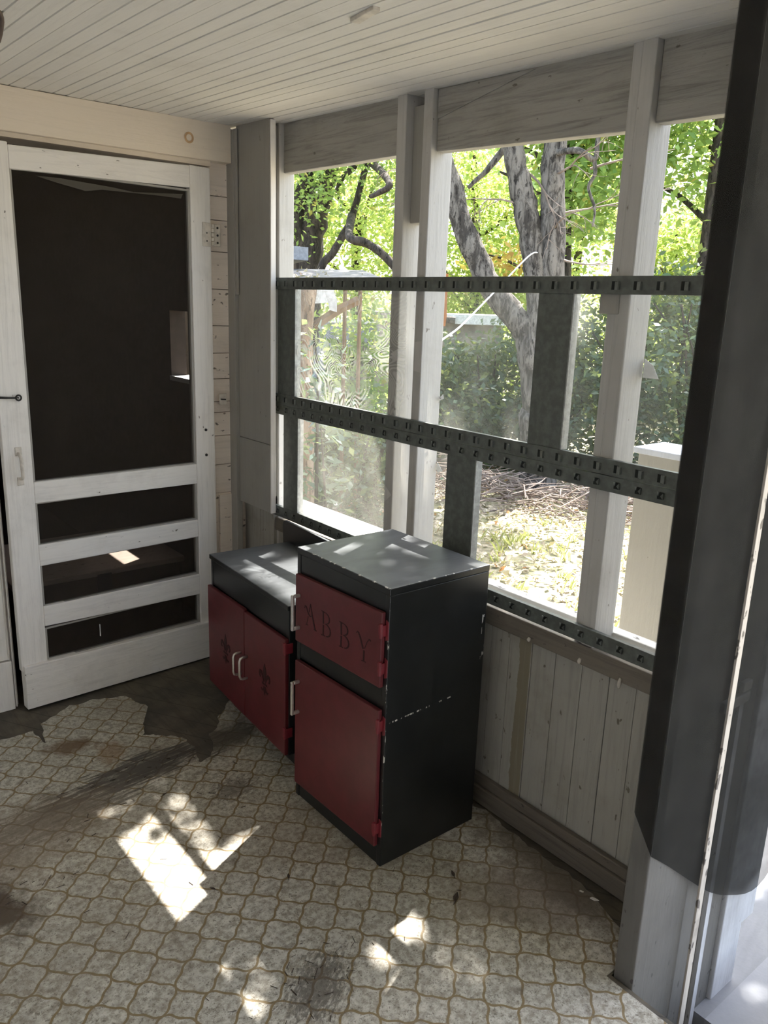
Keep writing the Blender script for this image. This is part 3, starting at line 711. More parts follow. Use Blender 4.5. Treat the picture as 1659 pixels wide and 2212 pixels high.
# ------------------------------------------------------------------ SMALL LOOSE THINGS
def scrap(pts, x, label, nail=True, group=None):
    o = empty('paper_scrap', pts[0]); p0 = Vector(pts[0])
    MB().prism([Vector(q) - p0 for q in pts], (.0008, 0, 0)).build('paper', M['paper'], o)
    if nail:
        MB().tube([(-.004, .03, .004), (.0, -.004, -.004)], .0016, 6).build('nail', M['dark_iron'], o)
    return tag(o, label, 'paper scrap', 'paper scraps on the studs')
scrap([(1.80, 1.920, 1.046), (1.80, 1.905, 1.034), (1.803, 1.895, 1.018), (1.80, 1.913, 1.010), (1.80, 1.922, 1.022)], 0, 'torn white paper scrap on a nail below the middle rails, on the second stud')
scrap([(1.80, 1.921, 1.262), (1.80, 1.908, 1.272), (1.80, 1.904, 1.258), (1.80, 1.921, 1.250)], 0, 'small white paper scrap on a nail above the middle rails, on the second stud')
scrap([(1.80, 1.176, 1.440), (1.80, 1.150, 1.424), (1.80, 1.130, 1.392), (1.80, 1.176, 1.392)], 0, 'pale paper corner sticking out behind the right-hand white stud', nail=False)
sh = empty('wood_shim', (1.80, 1.926, 1.5))
m = MB(); m.prism([(0, -.002, .15), (0, .008, .15), (0, .009, .02), (0, .007, -.005), (0, .0, -.012), (0, -.004, .02), (0, -.002, .07)], (.012, 0, 0))
m.build('splinter', M['orange_wood'], sh)
tag(sh, 'thin splinter of bare orange wood on the second stud, under the top rail', 'wood splinter')

def dryleaf(x, y, rz, s, label):
    m = MB(); prof_ = [(-1, 0), (-.55, .30), (-.1, .42), (.4, .28), (1, 0), (.4, -.25), (-.1, -.40), (-.55, -.28)]
    vs = [(a * s, b * s, .004 + abs(b) * s * .7 + max(0, a) * s * .3) for a, b in prof_] + [(0, 0, .004)]
    m.add(vs, [(i, (i + 1) % 8, 8) for i in range(8)])
    m.tube([(-s, 0, .004), (-1.5 * s, .1 * s, .005)], .0009, 5)
    o = m.build('dry_leaf', M['litter_dark'], loc=(x, y, .0036)); o.rotation_euler = (0, 0, rz)
    sd = o.modifiers.new('Solid', 'SOLIDIFY'); sd.thickness = .0006
    return tag(o, label, 'leaf', 'leaf crumbs on the floor')
M['litter_dark'] = plain('dark_dry_leaf', (.06, .045, .035), .8, .2)
dryleaf(1.337, 1.262, .6, .018, 'dark curled leaf on the linoleum between tall cabinet and screened post')
dryleaf(1.395, 1.335, 1.2, .012, 'dark twig-like leaf scrap on the linoleum just right of the tall cabinet')
dryleaf(.905, 2.155, .2, .010, 'small dark leaf crumb at the upper tip of the sunlit patch')
dryleaf(.83, 1.68, 2.2, .010, 'small dark leaf crumb at the right corner of the bright sun patch')
dryleaf(1.02, 1.60, 1.1, .010, 'small dark leaf crumb on the floor before the tall cabinet front')
def chip(x, y, rz, s, label):
    m = MB(); m.prism([(-s, -.3 * s, 0), (.2 * s, -.45 * s, 0), (s, .1 * s, 0), (.1 * s, .35 * s, 0), (-.7 * s, .3 * s, 0)], (0, 0, .0022))
    o = m.build('paint_chip', M['door_white'], loc=(x, y, .004)); o.rotation_euler = (0, 0, rz); return tag(o, label, 'paint chip', 'paint chips by the baseboard')
chip(1.636, 1.075, -1.2, .006, 'tiny white paint chip by the baseboard, the smaller of two')
chip(1.640, 1.035, -1.25, .012, 'long white paint chip by the baseboard near the screened post')
# straw-like bits of dead grass on the linoleum
m = MB()
for cx, cy, n_, sp_ in ((.90, 2.36, 26, .16), (.86, 1.27, 34, .07), (.40, 2.0, 22, .1), (1.1, 2.06, 14, .08), (1.2, 1.35, 10, .2), (.75, 1.75, 10, .2), (.62, 2.2, 12, .15)):
    for _ in range(n_):
        x_, y_ = R.gauss(cx, sp_), R.gauss(cy, sp_ * .6); a = R.uniform(0, PI); l = R.uniform(.006, .022)
        if x_ > 1.2 and y_ > 1.45: continue
        m.tube([(x_, y_, .0045), (x_ + l * math.cos(a), y_ + l * math.sin(a), .0045 + R.uniform(0, .002))], R.uniform(.0006, .0013), 4)
o = m.build('straw_bits', M['litter_dark']); tag(o, 'dark bits of straw and dirt strewn over the worn linoleum', 'debris', kind='stuff')

# dark cable hanging from the ceiling at the left
m = MB(); m.tube(smoothpath([(.50, 2.17, 2.18), (.575, 2.19, 2.10), (.602, 2.195, 2.155), (.585, 2.17, zc(2.17) + .004)], 5), .006, 8)
o = m.build('hanging_cable', M['cable_dark'], smooth=True); tag(o, 'dark cable looping down from the ceiling at the upper left', 'cable')

# ------------------------------------------------------------------ OUTDOORS
GZ = -.40
m = MB(); nx = ny = 40
vs = []; fs = []
for j in range(ny + 1):
    for i in range(nx + 1):
        xx = -25 + 85 * i / nx; yy = -25 + 85 * j / ny
        d = math.hypot(xx, yy)
        vs.append((xx, yy, GZ + (.0 if d < 9 else min(1.2, (d - 9) * .012) + .05 * math.sin(xx * 1.3) * math.sin(yy * 1.1))))
for j in range(ny):
    for i in range(nx): fs.append((j * (nx + 1) + i, j * (nx + 1) + i + 1, (j + 1) * (nx + 1) + i + 1, (j + 1) * (nx + 1) + i))
m.add(vs, fs); struct(m.build('ground', M['ground'], smooth=True))

def leaf_mesh(name, centers, size, mat, parent=None, up=.3, aspect=.5, seed=0):
    """many folded leaf blades in one mesh"""
    rg = np.random.default_rng(seed); c = np.asarray(centers, float); n = len(c)
    d = rg.normal(size=(n, 3)); d[:, 2] *= .7; d /= np.linalg.norm(d, axis=1)[:, None]
    nn = rg.normal(size=(n, 3)); nn[:, 2] += up * 3; nn -= d * (nn * d).sum(1)[:, None]; nn /= np.linalg.norm(nn, axis=1)[:, None]
    s = np.cross(d, nn); L = size * rg.uniform(.6, 1.3, n)[:, None]
    v = np.stack([c - d * L, c + s * L * aspect + nn * L * .12, c + d * L, c - s * L * aspect + nn * L * .12], 1).reshape(-1, 3)
    me = bpy.data.meshes.new(name); me.vertices.add(4 * n); me.vertices.foreach_set('co', v.ravel())
    me.loops.add(4 * n); me.loops.foreach_set('vertex_index', np.arange(4 * n))
    me.polygons.add(n); me.polygons.foreach_set('loop_start', np.arange(n) * 4); me.polygons.foreach_set('loop_total', np.full(n, 4))
    me.materials.append(M[mat]); me.update(calc_edges=True); me.validate()
    o = bpy.data.objects.new(name, me); COL.objects.link(o)
    if parent: o.parent = parent
    return o
def blob_pts(blobs, n, seed, clump=14, cs=.28):
    """leaf positions gathered in sprays inside a set of ellipsoids (x,y,z,rx,ry,rz)"""
    rg = np.random.default_rng(seed); out = []
    vol = np.array([b[3] * b[4] * b[5] for b in blobs]) ** .8; cnt = (vol / vol.sum() * n).astype(int)
    for b, k in zip(blobs, cnt):
        kc = max(1, k // clump)
        d = rg.normal(size=(kc, 3)); d /= np.linalg.norm(d, axis=1)[:, None]
        c = d * (rg.uniform(.25, 1, (kc, 1)) ** .5) * np.array(b[3:6]) + np.array(b[:3])
        p = np.repeat(c, clump, 0) + rg.normal(size=(kc * clump, 3)) * cs
        out.append(p)
    p = np.concatenate(out); return p[p[:, 2] > GZ + .03]
def trunk(limbs, mat, parent, seed=0, name='trunk'):
    m = MB(); rr = random.Random(seed)
    for pts, r0, r1 in limbs:
        P = smoothpath(pts, 5); n = len(P)
        P = [q + Vector((rr.uniform(-1, 1), rr.uniform(-1, 1), 0)) * r0 * .07 for q in P]
        m.tube(P, [(r0 + (r1 - r0) * i / (n - 1)) * rr.uniform(.93, 1.07) for i in range(n)], 10)
    return m.build(name, M[mat], parent, smooth=True)
def tree(name, base, limbs, bark_, blobs, n, size, leafm, label, cat='tree', group=None, seed=1, clump=20, cs=.28, up=.3, aspect=.5, parts=('trunk', 'foliage')):
    b = Vector(base); t = empty(name, base)
    trunk([([Vector(q) - b for q in pts], r0, r1) for pts, r0, r1 in limbs], bark_, t, seed, parts[0])
    if n:
        p = blob_pts(blobs, n, seed, clump, cs) - np.array(base)
        leaf_mesh(parts[1], p, size, leafm, t, up, aspect, seed + 50)
    return tag(t, label, cat, group)

# grey forked tree in front of the hedge
tree('forked_tree', (6.95, 5.74, GZ), [
    ([(6.95, 5.74, GZ - .1), (6.93, 5.75, .1), (6.90, 5.78, .45)], .23, .20),
    ([(6.92, 5.76, .3), (6.83, 5.86, 1.05), (6.73, 5.97, 1.39), (6.5, 6.23, 1.77), (6.3, 6.43, 2.28), (6.14, 6.58, 2.83), (6.02, 6.69, 3.3), (5.9, 6.8, 4.2)], .165, .09),
    ([(6.93, 5.75, .4), (6.85, 5.84, 1.64), (6.75, 5.95, 2.34), (6.66, 6.05, 2.79), (6.57, 6.15, 3.3), (6.4, 6.3, 4.6)], .15, .10),
    ([(6.97, 5.69, .4), (6.93, 5.74, 1.64), (6.89, 5.79, 2.57), (6.87, 5.82, 3.15), (6.84, 5.85, 4.8)], .15, .11),
    ([(6.86, 5.80, 3.1), (6.71, 5.38, 3.06), (6.81, 5.26, 2.98), (6.82, 5.24, 3.16), (6.84, 5.2, 3.6)], .035, .018),
    ([(6.81, 5.26, 2.98), (6.82, 5.24, 2.85), (6.79, 5.28, 2.72), (6.84, 5.22, 2.53), (6.83, 5.22, 2.36)], .022, .01),
    ([(6.60, 6.10, 3.3), (6.75, 6.4, 3.2), (6.62, 6.53, 2.97), (6.49, 6.66, 2.8)], .05, .02)],
    'bark_grey', [(6.4, 6.6, 5.6, 1.3, 1.3, .8), (7.3, 6.3, 5.9, 1.3, 1.2, .8)], 2600, .11, 'leaf_mid',
    'grey barked tree forking into three trunks in front of the dark hedge', seed=3)
# bare twigs of that tree, seen against the leaves
m = MB(); rr = random.Random(5)
def twigs(m, o, d, L, r, depth):
    o = Vector(o); d = Vector(d).normalized(); P = [o]
    for i in range(5):
        d = (d + Vector((rr.uniform(-.3, .3), rr.uniform(-.3, .3), rr.uniform(-.25, .2)))).normalized(); P.append(P[-1] + d * L / 5)
    m.tube(P, [r, r * .85, r * .7, r * .55, r * .4, r * .25], 5)
    if depth:
        for i in (2, 3, 4):
            twigs(m, P[i], d + Vector((rr.uniform(-.9, .9), rr.uniform(-.9, .9), rr.uniform(-.6, .6))), L * .55, r * .5, depth - 1)
ft = bpy.data.objects['forked_tree']; fb = Vector((6.95, 5.74, GZ))
for o_, d_, L_ in (((6.87, 5.80, 2.9), (-.4, -.8, -.1), .8), ((6.9, 5.78, 2.5), (.2, -1, .3), .9), ((6.7, 5.98, 2.6), (-.6, .4, .2), .7), ((6.92, 5.76, 2.1), (.3, -1, -.1), .9),
                   ((6.72, 5.98, 2.9), (.2, -.9, -.5), .7), ((6.25, 6.48, 2.6), (-.7, .5, .1), .6), ((6.88, 5.8, 2.3), (-.5, -.6, .4), .6), ((6.82, 5.3, 2.9), (.3, -.9, .2), .8), ((6.1, 6.6, 2.9), (-.6, .6, .4), .6)):
    twigs(m, Vector(o_) - fb, d_, L_, .014, 2)
m.build('twig', M['twig'], ft)

# dark tree at the left, leaning limbs behind the first bay
tree('dark_tree', (5.98, 9.22, GZ), [
    ([(5.98, 9.22, GZ - .1), (6.02, 9.2, .89), (6.04, 9.19, 1.61), (6.11, 9.15, 2.2), (6.18, 9.1, 2.72), (6.28, 9.03, 3.17), (6.34, 8.99, 3.6), (6.5, 8.9, 5)], .20, .14),
    ([(5.98, 9.22, 1.9), (5.97, 9.24, 2.54), (6.02, 9.2, 2.88), (6.08, 9.17, 3.26), (6.1, 9.1, 4.5)], .13, .08),
    ([(5.9, 8.7, 1.0), (5.94, 8.66, 1.9), (6.07, 8.56, 2.15), (6.19, 8.48, 2.41), (6.25, 8.43, 2.57), (6.40, 8.36, 3.2)], .055, .04),
    ([(6.28, 9.03, 3.3), (6.27, 8.43, 3.2), (6.15, 8.51, 3.02), (6.09, 8.56, 2.86)], .06, .02),
    ([(6.25, 8.43, 2.6), (5.64, 7.64, 2.27), (5.79, 7.53, 2.21), (5.94, 7.42, 2.1), (6.08, 7.3, 1.92), (6.3, 7.0, 1.5)], .05, .045),
    ([(6.4, 8.4, 3.3), (5.98, 7.38, 2.86), (5.88, 7.46, 2.74), (5.81, 7.52, 2.7)], .05, .02)],
    'bark_dark', [(6.0, 8.8, 3.6, 1.2, .9, .5), (6.5, 8.3, 3.15, .8, .7, .4), (5.75, 8.4, 2.95, .4, .5, .35), (5.8, 9.2, 2.6, .35, .4, .5), (6.9, 8.0, 2.9, .6, .6, .35), (6.2, 8.8, 4.8, 1.4, 1.3, .8)], 9500, .042, 'leaf_mid',
    'dark trunked tree with leaning limbs outside the first window bay', seed=9, cs=.16)

# row of sunlit trees at the back
def back_tree(x, y, h, r, leafm, label, seed, n=2600, size=.058, lowz=.2):
    rr = random.Random(seed); bl = []
    for i in range(9):
        a = rr.uniform(0, 2 * PI); q = rr.uniform(0, r * .75); z = GZ + lowz + (h - lowz) * (i + .5) / 9
        bl.append((x + q * math.cos(a), y + q * math.sin(a), z, r * rr.uniform(.4, .62), r * rr.uniform(.4, .62), h * .11))
    limbs = [([(x, y, GZ - .1), (x + rr.uniform(-.2, .2), y, h * .4), (x + rr.uniform(-.4, .4), y, h * .85)], .13, .05)]
    for i in range(5):
        z = h * rr.uniform(.25, .7); a = rr.uniform(0, 2 * PI)
        limbs.append(([(x, y, z), (x + r * .4 * math.cos(a), y + r * .4 * math.sin(a), z + .5), (x + r * .8 * math.cos(a), y + r * .8 * math.sin(a), z + .7)], .05, .015))
    return tree('broadleaf_tree', (x, y, GZ), limbs, 'bark_dark', bl, int(n * 4.2), size, leafm, label, seed=seed, cs=.22, group='sunlit trees behind the yard')
back_tree(7.6, 12.6, 6.2, 2.1, 'leaf_bright', 'yellow green tree filling the first bay, farthest left of the back row', 21, 3600)
back_tree(10.2, 13.4, 6.5, 2.3, 'leaf_bright', 'yellow green tree of the back row seen just left of the paired studs', 22, 3400)
back_tree(11.6, 11.6, 5.6, 2.2, 'leaf_bright', 'sunlit tree of the back row behind the leaning grey trunk', 23, 3600)
back_tree(13.4, 10.6, 5.0, 2.2, 'leaf_bright', 'sunlit tree of the back row directly behind the three grey trunks', 24, 3400)
back_tree(14.6, 9.0, 3.7, 2.2, 'leaf_bright', 'lower sunlit tree of the back row under the sky gap, right of the trunks', 25, 3400)
back_tree(14.6, 7.0, 4.2, 2.0, 'leaf_bright', 'bright yellow green tree of the back row in the right-hand bay', 26, 3400)
back_tree(9.4, 7.6, 5.2, 1.3, 'leaf_mid', 'mid green tree standing behind the hedge in the middle bay', 27, 1500, .07, 3.2)
back_tree(10.6, 6.1, 6.4, 1.6, 'leaf_mid', 'green tree with loose crown high over the hedge in the right-hand bay', 28, 1400, .07, 3.6)
m = MB(); rt = random.Random(3); o = empty('rust_branch', (7.7, 7.2, 2.0))
m.tube([(0.9, -.3, -.2), (.4, -.1, .0), (0, 0, .15), (-.3, .1, .2)], [.03, .022, .015, .008], 6); m.build('branch', M['bark_dark'], o, smooth=True)
leaf_mesh('foliage', NP.normal(size=(170, 3)) * np.array((.22, .22, .14)) + np.array((-.05, 0, .1)), .06, 'leaf_rust', o, seed=5)
tag(o, 'branch of rust coloured dead leaves between the leaning trunk and the other two', 'branch')

# hedge of dark shrubs
def shrub(x, y, h, r, leafm, label, seed, n=4200, size=.048):
    rr = random.Random(seed)
    bl = [(x + rr.uniform(-.5, .5) * r, y + rr.uniform(-.5, .5) * r, GZ + h * (i + .6) / 7, r * rr.uniform(.5, .75), r * rr.uniform(.5, .75), h * .14) for i in range(7)]
    limbs = [([(x + rr.uniform(-.15, .15), y + rr.uniform(-.15, .15), GZ - .05), (x + rr.uniform(-.3, .3) * r, y + rr.uniform(-.3, .3) * r, GZ + h * .5), (x + rr.uniform(-.6, .6) * r, y + rr.uniform(-.6, .6) * r, GZ + h * .9)], .022, .008) for _ in range(6)]
    return tree('shrub', (x, y, GZ), limbs, 'bark_dark', bl, n, size, leafm, label, 'shrub', 'shrubs of the hedge', seed=seed, cs=.14, parts=('stem', 'foliage'))
shrub(6.75, 7.75, 1.35, .8, 'leaf_dark', 'dark shrub at the left end of the hedge, beside the paired studs', 41)
shrub(7.45, 7.15, 1.55, .85, 'leaf_dark', 'dark hedge shrub under the leaning grey trunk', 42, 4800)
shrub(8.0, 6.35, 1.6, .85, 'leaf_dark', 'dark hedge shrub hidden partly by the broad metal upright', 43, 4800)
shrub(8.5, 5.75, 1.9, .8, 'leaf_dark', 'dark hedge shrub right of the broad metal upright', 44, 4800)
shrub(8.9, 5.1, 2.3, .85, 'leaf_dark', 'tall dark shrub at the right end of the hedge, past the white stud', 45, 5200)
shrub(9.0, 4.5, 1.9, .7, 'leaf_mid', 'mid green shrub beside the screened post at the right', 46, 3600)
shrub(4.28, 5.42, .95, .40, 'leaf_dark', 'small dark bush low in the first bay, left of the paired studs', 47, 2600, .034)
shrub(4.6, 6.5, .85, .40, 'leaf_dark', 'low dark bush behind the dusty screen at the far left', 48, 2000, .034)
shrub(4.95, 6.55, 1.75, .5, 'leaf_mid', 'leafy mid green bush behind the lean-to posts in the first bay', 49, 3200, .04)
# big-leaved bush close outside the first bay
t = empty('glossy_shrub', (3.25, 4.75, GZ)); b = np.array((3.25, 4.75, GZ))
pts = blob_pts([(3.05, 4.45, .85, .16, .16, .5), (3.0, 4.4, 1.2, .12, .12, .25), (3.2, 4.65, .4, .2, .2, .3)], 330, 61, 6, .07)
leaf_mesh('foliage', pts - b, .05, 'leaf_glossy', t, .5, .42, 62)
MB().tube([(0, 0, -.05), (-.1, -.15, .7), (-.2, -.3, 1.5), (-.28, -.36, 1.75)], [.018, .014, .01, .006], 6).tube([(0, 0, .1), (.02, -.1, .5), (-.1, -.2, 1.1)], [.012, .01, .006], 6).build('stem', M['bark_dark'], t, smooth=True)
tag(t, 'bush with large blue green leaves close behind the first dusty screen', 'shrub')
# pale brown trunk and lean-to seen through the first bay
tree('bare_trunk', (3.6, 5.42, GZ), [([(3.6, 5.42, GZ - .1), (3.6, 5.41, .03), (3.59, 5.42, .83), (3.585, 5.42, 1.31), (3.6, 5.4, 1.66)], .075, .06)], 'bark_brown', [], 0, .1, 'leaf_mid',
     'pale brown trunk close behind the first dusty screen, under the white metal sheet', 'tree', seed=70)
sd = empty('lean_to_shed', (4.1, 6.1, GZ))
def W2L(q): return (q[0] - 4.1, q[1] - 6.1, q[2] - GZ)
m = MB(); m.hexa([W2L(q) for q in ((3.5, 6.05, 1.66), (4.38, 5.45, 1.72), (4.9, 6.4, 1.82), (4.0, 7.0, 1.80), (3.5, 6.05, 1.70), (4.38, 5.45, 1.76), (4.9, 6.4, 1.86), (4.0, 7.0, 1.84))])
m.build('roof', M['shed_roof'], sd)
m = MB(); m.hexa([W2L(q) for q in ((3.50, 5.50, 1.52), (3.74, 5.33, 1.545), (3.74, 5.34, 1.545), (3.50, 5.51, 1.52), (3.50, 5.50, 1.635), (3.71, 5.345, 1.635), (3.715, 5.355, 1.635), (3.50, 5.51, 1.635))])
m.prism([W2L(q) for q in ((3.71, 5.345, 1.635), (3.74, 5.33, 1.545), (3.75, 5.325, 1.49), (3.79, 5.28, 1.475), (3.785, 5.275, 1.57), (3.765, 5.29, 1.632))], (.004, .006, 0))
m.hexa([W2L(q) for q in ((3.50, 5.50, 1.636), (3.77, 5.29, 1.634), (3.92, 5.50, 1.65), (3.66, 5.72, 1.65), (3.50, 5.50, 1.640), (3.77, 5.29, 1.638), (3.92, 5.50, 1.654), (3.66, 5.72, 1.654))])
m.build('metal_sheet', M['shed_metal'], sd)
MB().tube([W2L(q) for q in ((3.70, 5.47, 1.36), (3.87, 5.35, 1.5), (3.99, 5.26, 1.575))], .035, 4).build('brace', M['beam_brown'], sd)
MB().tube([W2L((4.43, 6.05, GZ)), W2L((4.43, 6.05, 1.72))], .02, 6).build('post', M['beam_brown'], sd)
MB().tube([W2L((4.54, 5.97, GZ)), W2L((4.54, 5.97, 1.72))], .02, 6).build('post', M['beam_brown'], sd)
tag(sd, 'lean-to shed with bent white metal sheet roof and brown brace, outside the first bay', 'shed')
p = np.stack([NP.uniform(3.55, 4.75, 260), NP.uniform(5.5, 6.8, 260)], 1)
p = np.array([(x_, y_, 1.66 + .06 * (x_ - 3.5) + .1 * (y_ - 5.6) * .9 + .02) for x_, y_ in p if 5.5 + (4.38 - x_) * .68 < y_ < 7 and y_ < 6.9])
o = leaf_mesh('roof_leaf_litter', p, .035, 'litter', None, .8, .5, 77); tag(o, 'dry leaves lying on the lean-to shed roof', 'leaf litter', kind='stuff')
# neighbouring buildings and fences far back
h1 = empty('neighbour_shed', (4.2, 7.25, GZ))
MB().box(-.7, .08, -.35, 1.0, 0, 2.25).build('wall', M['bark_dark'], h1)
MB().box(-.8, .24, -.58, 1.1, 2.27, 2.39, skew=lambda x, y, z: (x, y, z - .10 * y)).build('roof', M['eave_grey'], h1)
tag(h1, 'small dark shed with grey eave showing beside the corner stud, above the lean-to', 'shed')
h2 = empty('low_outbuilding', (8.6, 9.0, GZ))
ca, sa = math.cos(-.78), math.sin(-.78)
rot = lambda x, y, z: (x * ca - y * sa, x * sa + y * ca, z)
MB().box(-1.1, .75, .0, 1.6, 0, 1.70, skew=rot).build('wall', M['shed_wall'], h2)
MB().box(-1.2, .82, -.15, 1.7, 1.70, 1.84, skew=rot).build('roof', M['shed_metal'], h2)
MB().tube([rot(-1.2, -.2, 1.80), rot(-.2, -.2, 1.76), rot(.05, -.2, 1.75)], .055, 8).build('log', M['bark_grey'], h2)
tag(h2, 'low pale roofed outbuilding left of the leaning grey trunk', 'outbuilding')
fz = empty('board_fence', (5.55, 7.1, GZ)); m = MB()
for i in range(9): m.box(-.5 + i * .115, -.39 + i * .115, -.01, .012, .05, 1.48 + R.uniform(-.02, .02), skew=rot)
m.build('boards', M['fence_wood'], fz)
for z0_ in (.4, 1.2): MB().box(-.5, .55, .012, .05, z0_, z0_ + .08, skew=rot).build('rail', M['fence_wood'], fz)
tag(fz, 'weathered vertical board fence behind the first screen', 'fence')
bf = empty('blue_fence', (7.85, 10.36, GZ)); MB().box(-.75, .75, -.03, .03, 0, 1.64, skew=rot).build('panel', M['blue_fence'], bf); MB().box(-.8, .8, -.05, .05, 1.64, 1.69, skew=rot).build('cap', M['shed_metal'], bf)
tag(bf, 'blue grey fence wall far behind the first bay', 'fence')
# cable from the house to the yard, cream pillar by the steps
m = MB(); m.tube(smoothpath([(1.82, 2.05, 1.20), (3.05, 3.31, 1.33), (3.63, 3.72, 1.43), (4.33, 4.15, 1.63), (5.25, 4.63, 1.97), (6.80, 5.87, 2.13)], 6), .006, 7)
o = m.build('utility_cable', M['cable_white'], smooth=True); tag(o, 'white cable sloping up across the middle bay towards the trees', 'cable')
cp = empty('cream_pillar', (2.27, 1.35, GZ))
MB().box(-.02, .12, -.30, .103, 0, 1.515).build('shaft', M['cream_out'], cp, bevel=.004)
MB().box(-.035, .14, -.32, .115, 1.515, 1.535, skew=lambda x, y, z: (x, y, z - .06 * max(0, -.02 - x))).build('cap', M['white_ext'], cp, bevel=.003)
tag(cp, 'cream painted pillar outside, right of the right-hand white stud', 'pillar')

# litter, grass and brush
gp = []; rg = np.random.default_rng(91)
q = rg.uniform((2.0, 1.0), (10.5, 9.5), (26000, 2)); d = np.hypot(q[:, 0], q[:, 1]); az = q[:, 1] / q[:, 0]
q = q[(d > 3.5) & (d < 11) & (q[:, 0] > 2.4)]
c = np.column_stack([q, GZ + .012 + rg.uniform(0, .02, len(q))])
o = leaf_mesh('leaf_litter', c, .034, 'litter', None, .9, .45, 92); tag(o, 'dry fallen leaves scattered over the yard', 'leaf litter', kind='stuff')
tf_ = rg.uniform((2.6, 1.6), (7.0, 6.5), (190, 2)); V = []; F = []
for (x_, y_) in tf_:
    if math.hypot(x_, y_) > 7.4: continue
    for _ in range(14):
        a = rg.uniform(0, 2 * PI); r_ = abs(rg.normal(0, .05)); bx, by = x_ + r_ * math.cos(a), y_ + r_ * math.sin(a)
        h_ = rg.uniform(.04, .12); lean = rg.uniform(.2, .9); a2 = rg.uniform(0, 2 * PI); wx, wy = -.004 * math.sin(a2), .004 * math.cos(a2)
        i0 = len(V); V += [(bx - wx, by - wy, GZ), (bx + wx, by + wy, GZ), (bx + lean * h_ * math.cos(a2) * .4 + wx * .7, by + lean * h_ * math.sin(a2) * .4 + wy * .7, GZ + h_ * .6), (bx + lean * h_ * math.cos(a2), by + lean * h_ * math.sin(a2), GZ + h_)]
        F += [(i0, i0 + 1, i0 + 2, i0 + 3)]
m = MB(); m.add(V, F); o = m.build('grass_tufts', M['grass']); tag(o, 'thin tufts of yellowing grass in the sunny yard', 'grass', kind='stuff')
m = MB(); rr = random.Random(12)
for _ in range(520):
    t_ = rr.uniform(0, 1); cx_, cy_ = 6.9 - 1.1 * t_ + rr.gauss(0, .35), 4.1 + 2.6 * t_ + rr.gauss(0, .35)
    z_ = GZ + abs(rr.gauss(0, .10)) + .01; a = rr.uniform(0, 2 * PI); l = rr.uniform(.15, .7); dz = rr.uniform(-.1, .15)
    m.tube([(cx_, cy_, z_), (cx_ + l * .5 * math.cos(a), cy_ + l * .5 * math.sin(a), z_ + dz * .6 + .03), (cx_ + l * math.cos(a + .3), cy_ + l * math.sin(a + .3), max(GZ, z_ + dz))], [.008, .007, .003], 5)
o = m.build('brush_pile', M['twig']); tag(o, 'heap of grey broken twigs on the ground below the hedge', 'brush pile', kind='stuff')

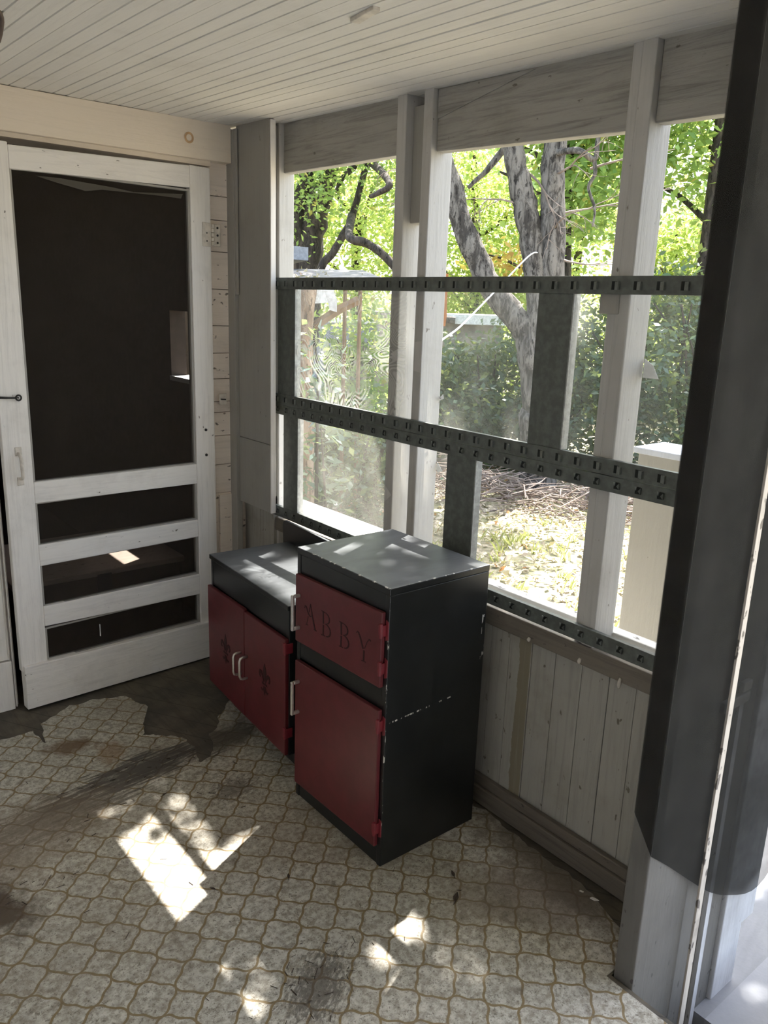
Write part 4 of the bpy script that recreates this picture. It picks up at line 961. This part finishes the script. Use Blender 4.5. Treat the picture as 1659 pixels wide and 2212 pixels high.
# unseen tree added to shade the porch; leaf gaps are cut to place the sun patches
ot = empty('added_shade_tree', (5.2, .2, GZ))
trunk([([(0, 0, -.1), (.05, .1, 2.0), (-.1, .5, 3.6), (-.5, 1.2, 4.9), (-1.2, 1.9, 5.5), (-1.9, 2.4, 5.7)], .2, .04), ([(-.1, .5, 3.6), (.4, .6, 5.2), (.6, .9, 6.6)], .1, .04)], 'bark_grey', ot, 4)
rg = np.random.default_rng(31); KX, KY = .529, .238
def lit(u, v):
    r = (u > .64) & (u < .875) & (v > 1.58) & (v < 2.09 + .5 * (u - .842)) & ((u - .81) ** 2 + (v - 1.99) ** 2 > .0012)
    r |= (u > .66) & (u < .75) & (v > 1.44) & (v < 1.70)
    cx = .918 + (v - 1.96) * .11; r |= (abs(u - cx) < .017) & (v > 1.78) & (v < 2.14)
    r |= (u > .885) & (u < 1.09) & (v > 1.745 + (u - .89) * .5) & (v < 1.815 + (u - .89) * .25)
    r |= (u > .968 + .07 * (v - 1.86)) & (u < 1.6) & (v > 1.86) & (v < 2.26)
    r |= (u > .93) & (u < 1.22) & (v > 1.72) & (v < 1.79)
    r |= (u > .68) & (u < .84) & (abs(v - (2.176 + (u - .76) * .46)) < .014)
    r |= (u > 1.05) & (u < 1.20) & (abs(v - (2.34 + (u - 1.12) * .4)) < .035)
    r |= (u > .82) & (u < .98) & (v > 1.60) & (v < 1.77)
    r |= (u > 1.02) & (u < 1.22) & (abs(v - (1.62 + (u - 1.12) * .5)) < .05)
    r |= (u > 1.05) & (u < 1.20) & (v > 1.42) & (v < 1.53)
    r |= (u > 1.30) & (v > 1.85) & (v < 2.56)
    for cx, cy, q in ((1.17, 1.265, .05), (1.08, 1.24, .045), (.70, 1.42, .035), (.715, 1.29, .04), (.72, 1.24, .04), (1.05, 1.09, .07), (.93, 1.09, .05), (.80, 1.12, .05), (.86, 1.0, .1)):
        r |= (u - cx) ** 2 + (v - cy) ** 2 < q * q
    return r
N_ = 60000; u_ = rg.uniform(.25, 3.3, N_); v_ = rg.uniform(-.7, 3.0, N_); z_ = rg.uniform(4.3, 5.7, N_)
kp = ~lit(u_, v_) & ~((u_ > 2.1) & (v_ > 1.0)); c = np.column_stack([u_ + KX * z_, v_ + KY * z_, z_])[kp] - np.array((5.2, .2, GZ))
leaf_mesh('foliage', c, .034, 'leaf_mid', ot, 1.2, .5, 33)
tag(ot, 'unseen tree added past the screened post, its leafy bough shaped to dapple the porch floor', 'tree')

# ------------------------------------------------------------------ LIGHT
sun = bpy.data.lights.new('sun', 'SUN'); sun.energy = 11.0; sun.angle = math.radians(.53); sun.color = (1.0, .96, .90)
so = bpy.data.objects.new('sun', sun); COL.objects.link(so)
so.rotation_euler = Vector((1.0, .45, 1.89)).to_track_quat('Z', 'Y').to_euler(); so.location = (12, 6, 20)
w = bpy.data.worlds.new('world'); S.world = w; w.use_nodes = True
nt = w.node_tree; bg = nt.nodes['Background']
sky = nt.nodes.new('ShaderNodeTexSky'); sky.sky_type = 'NISHITA'; sky.sun_disc = False
sky.sun_elevation = math.radians(60); sky.sun_rotation = math.atan2(1.0, .45); sky.air_density = 1.2; sky.dust_density = 3.0; sky.altitude = 100
hs = nt.nodes.new('ShaderNodeHueSaturation'); hs.inputs['Saturation'].default_value = .76
nt.links.new(sky.outputs[0], hs.inputs['Color']); nt.links.new(hs.outputs[0], bg.inputs[0]); bg.inputs[1].default_value = .36
S.view_settings.view_transform = 'Standard'; S.view_settings.look = 'None'
S.view_settings.exposure = 1.5; S.view_settings.gamma = 1.0; S.view_settings.use_curve_mapping = False
S.cycles.max_bounces = 10; S.cycles.diffuse_bounces = 6; S.cycles.transparent_max_bounces = 16
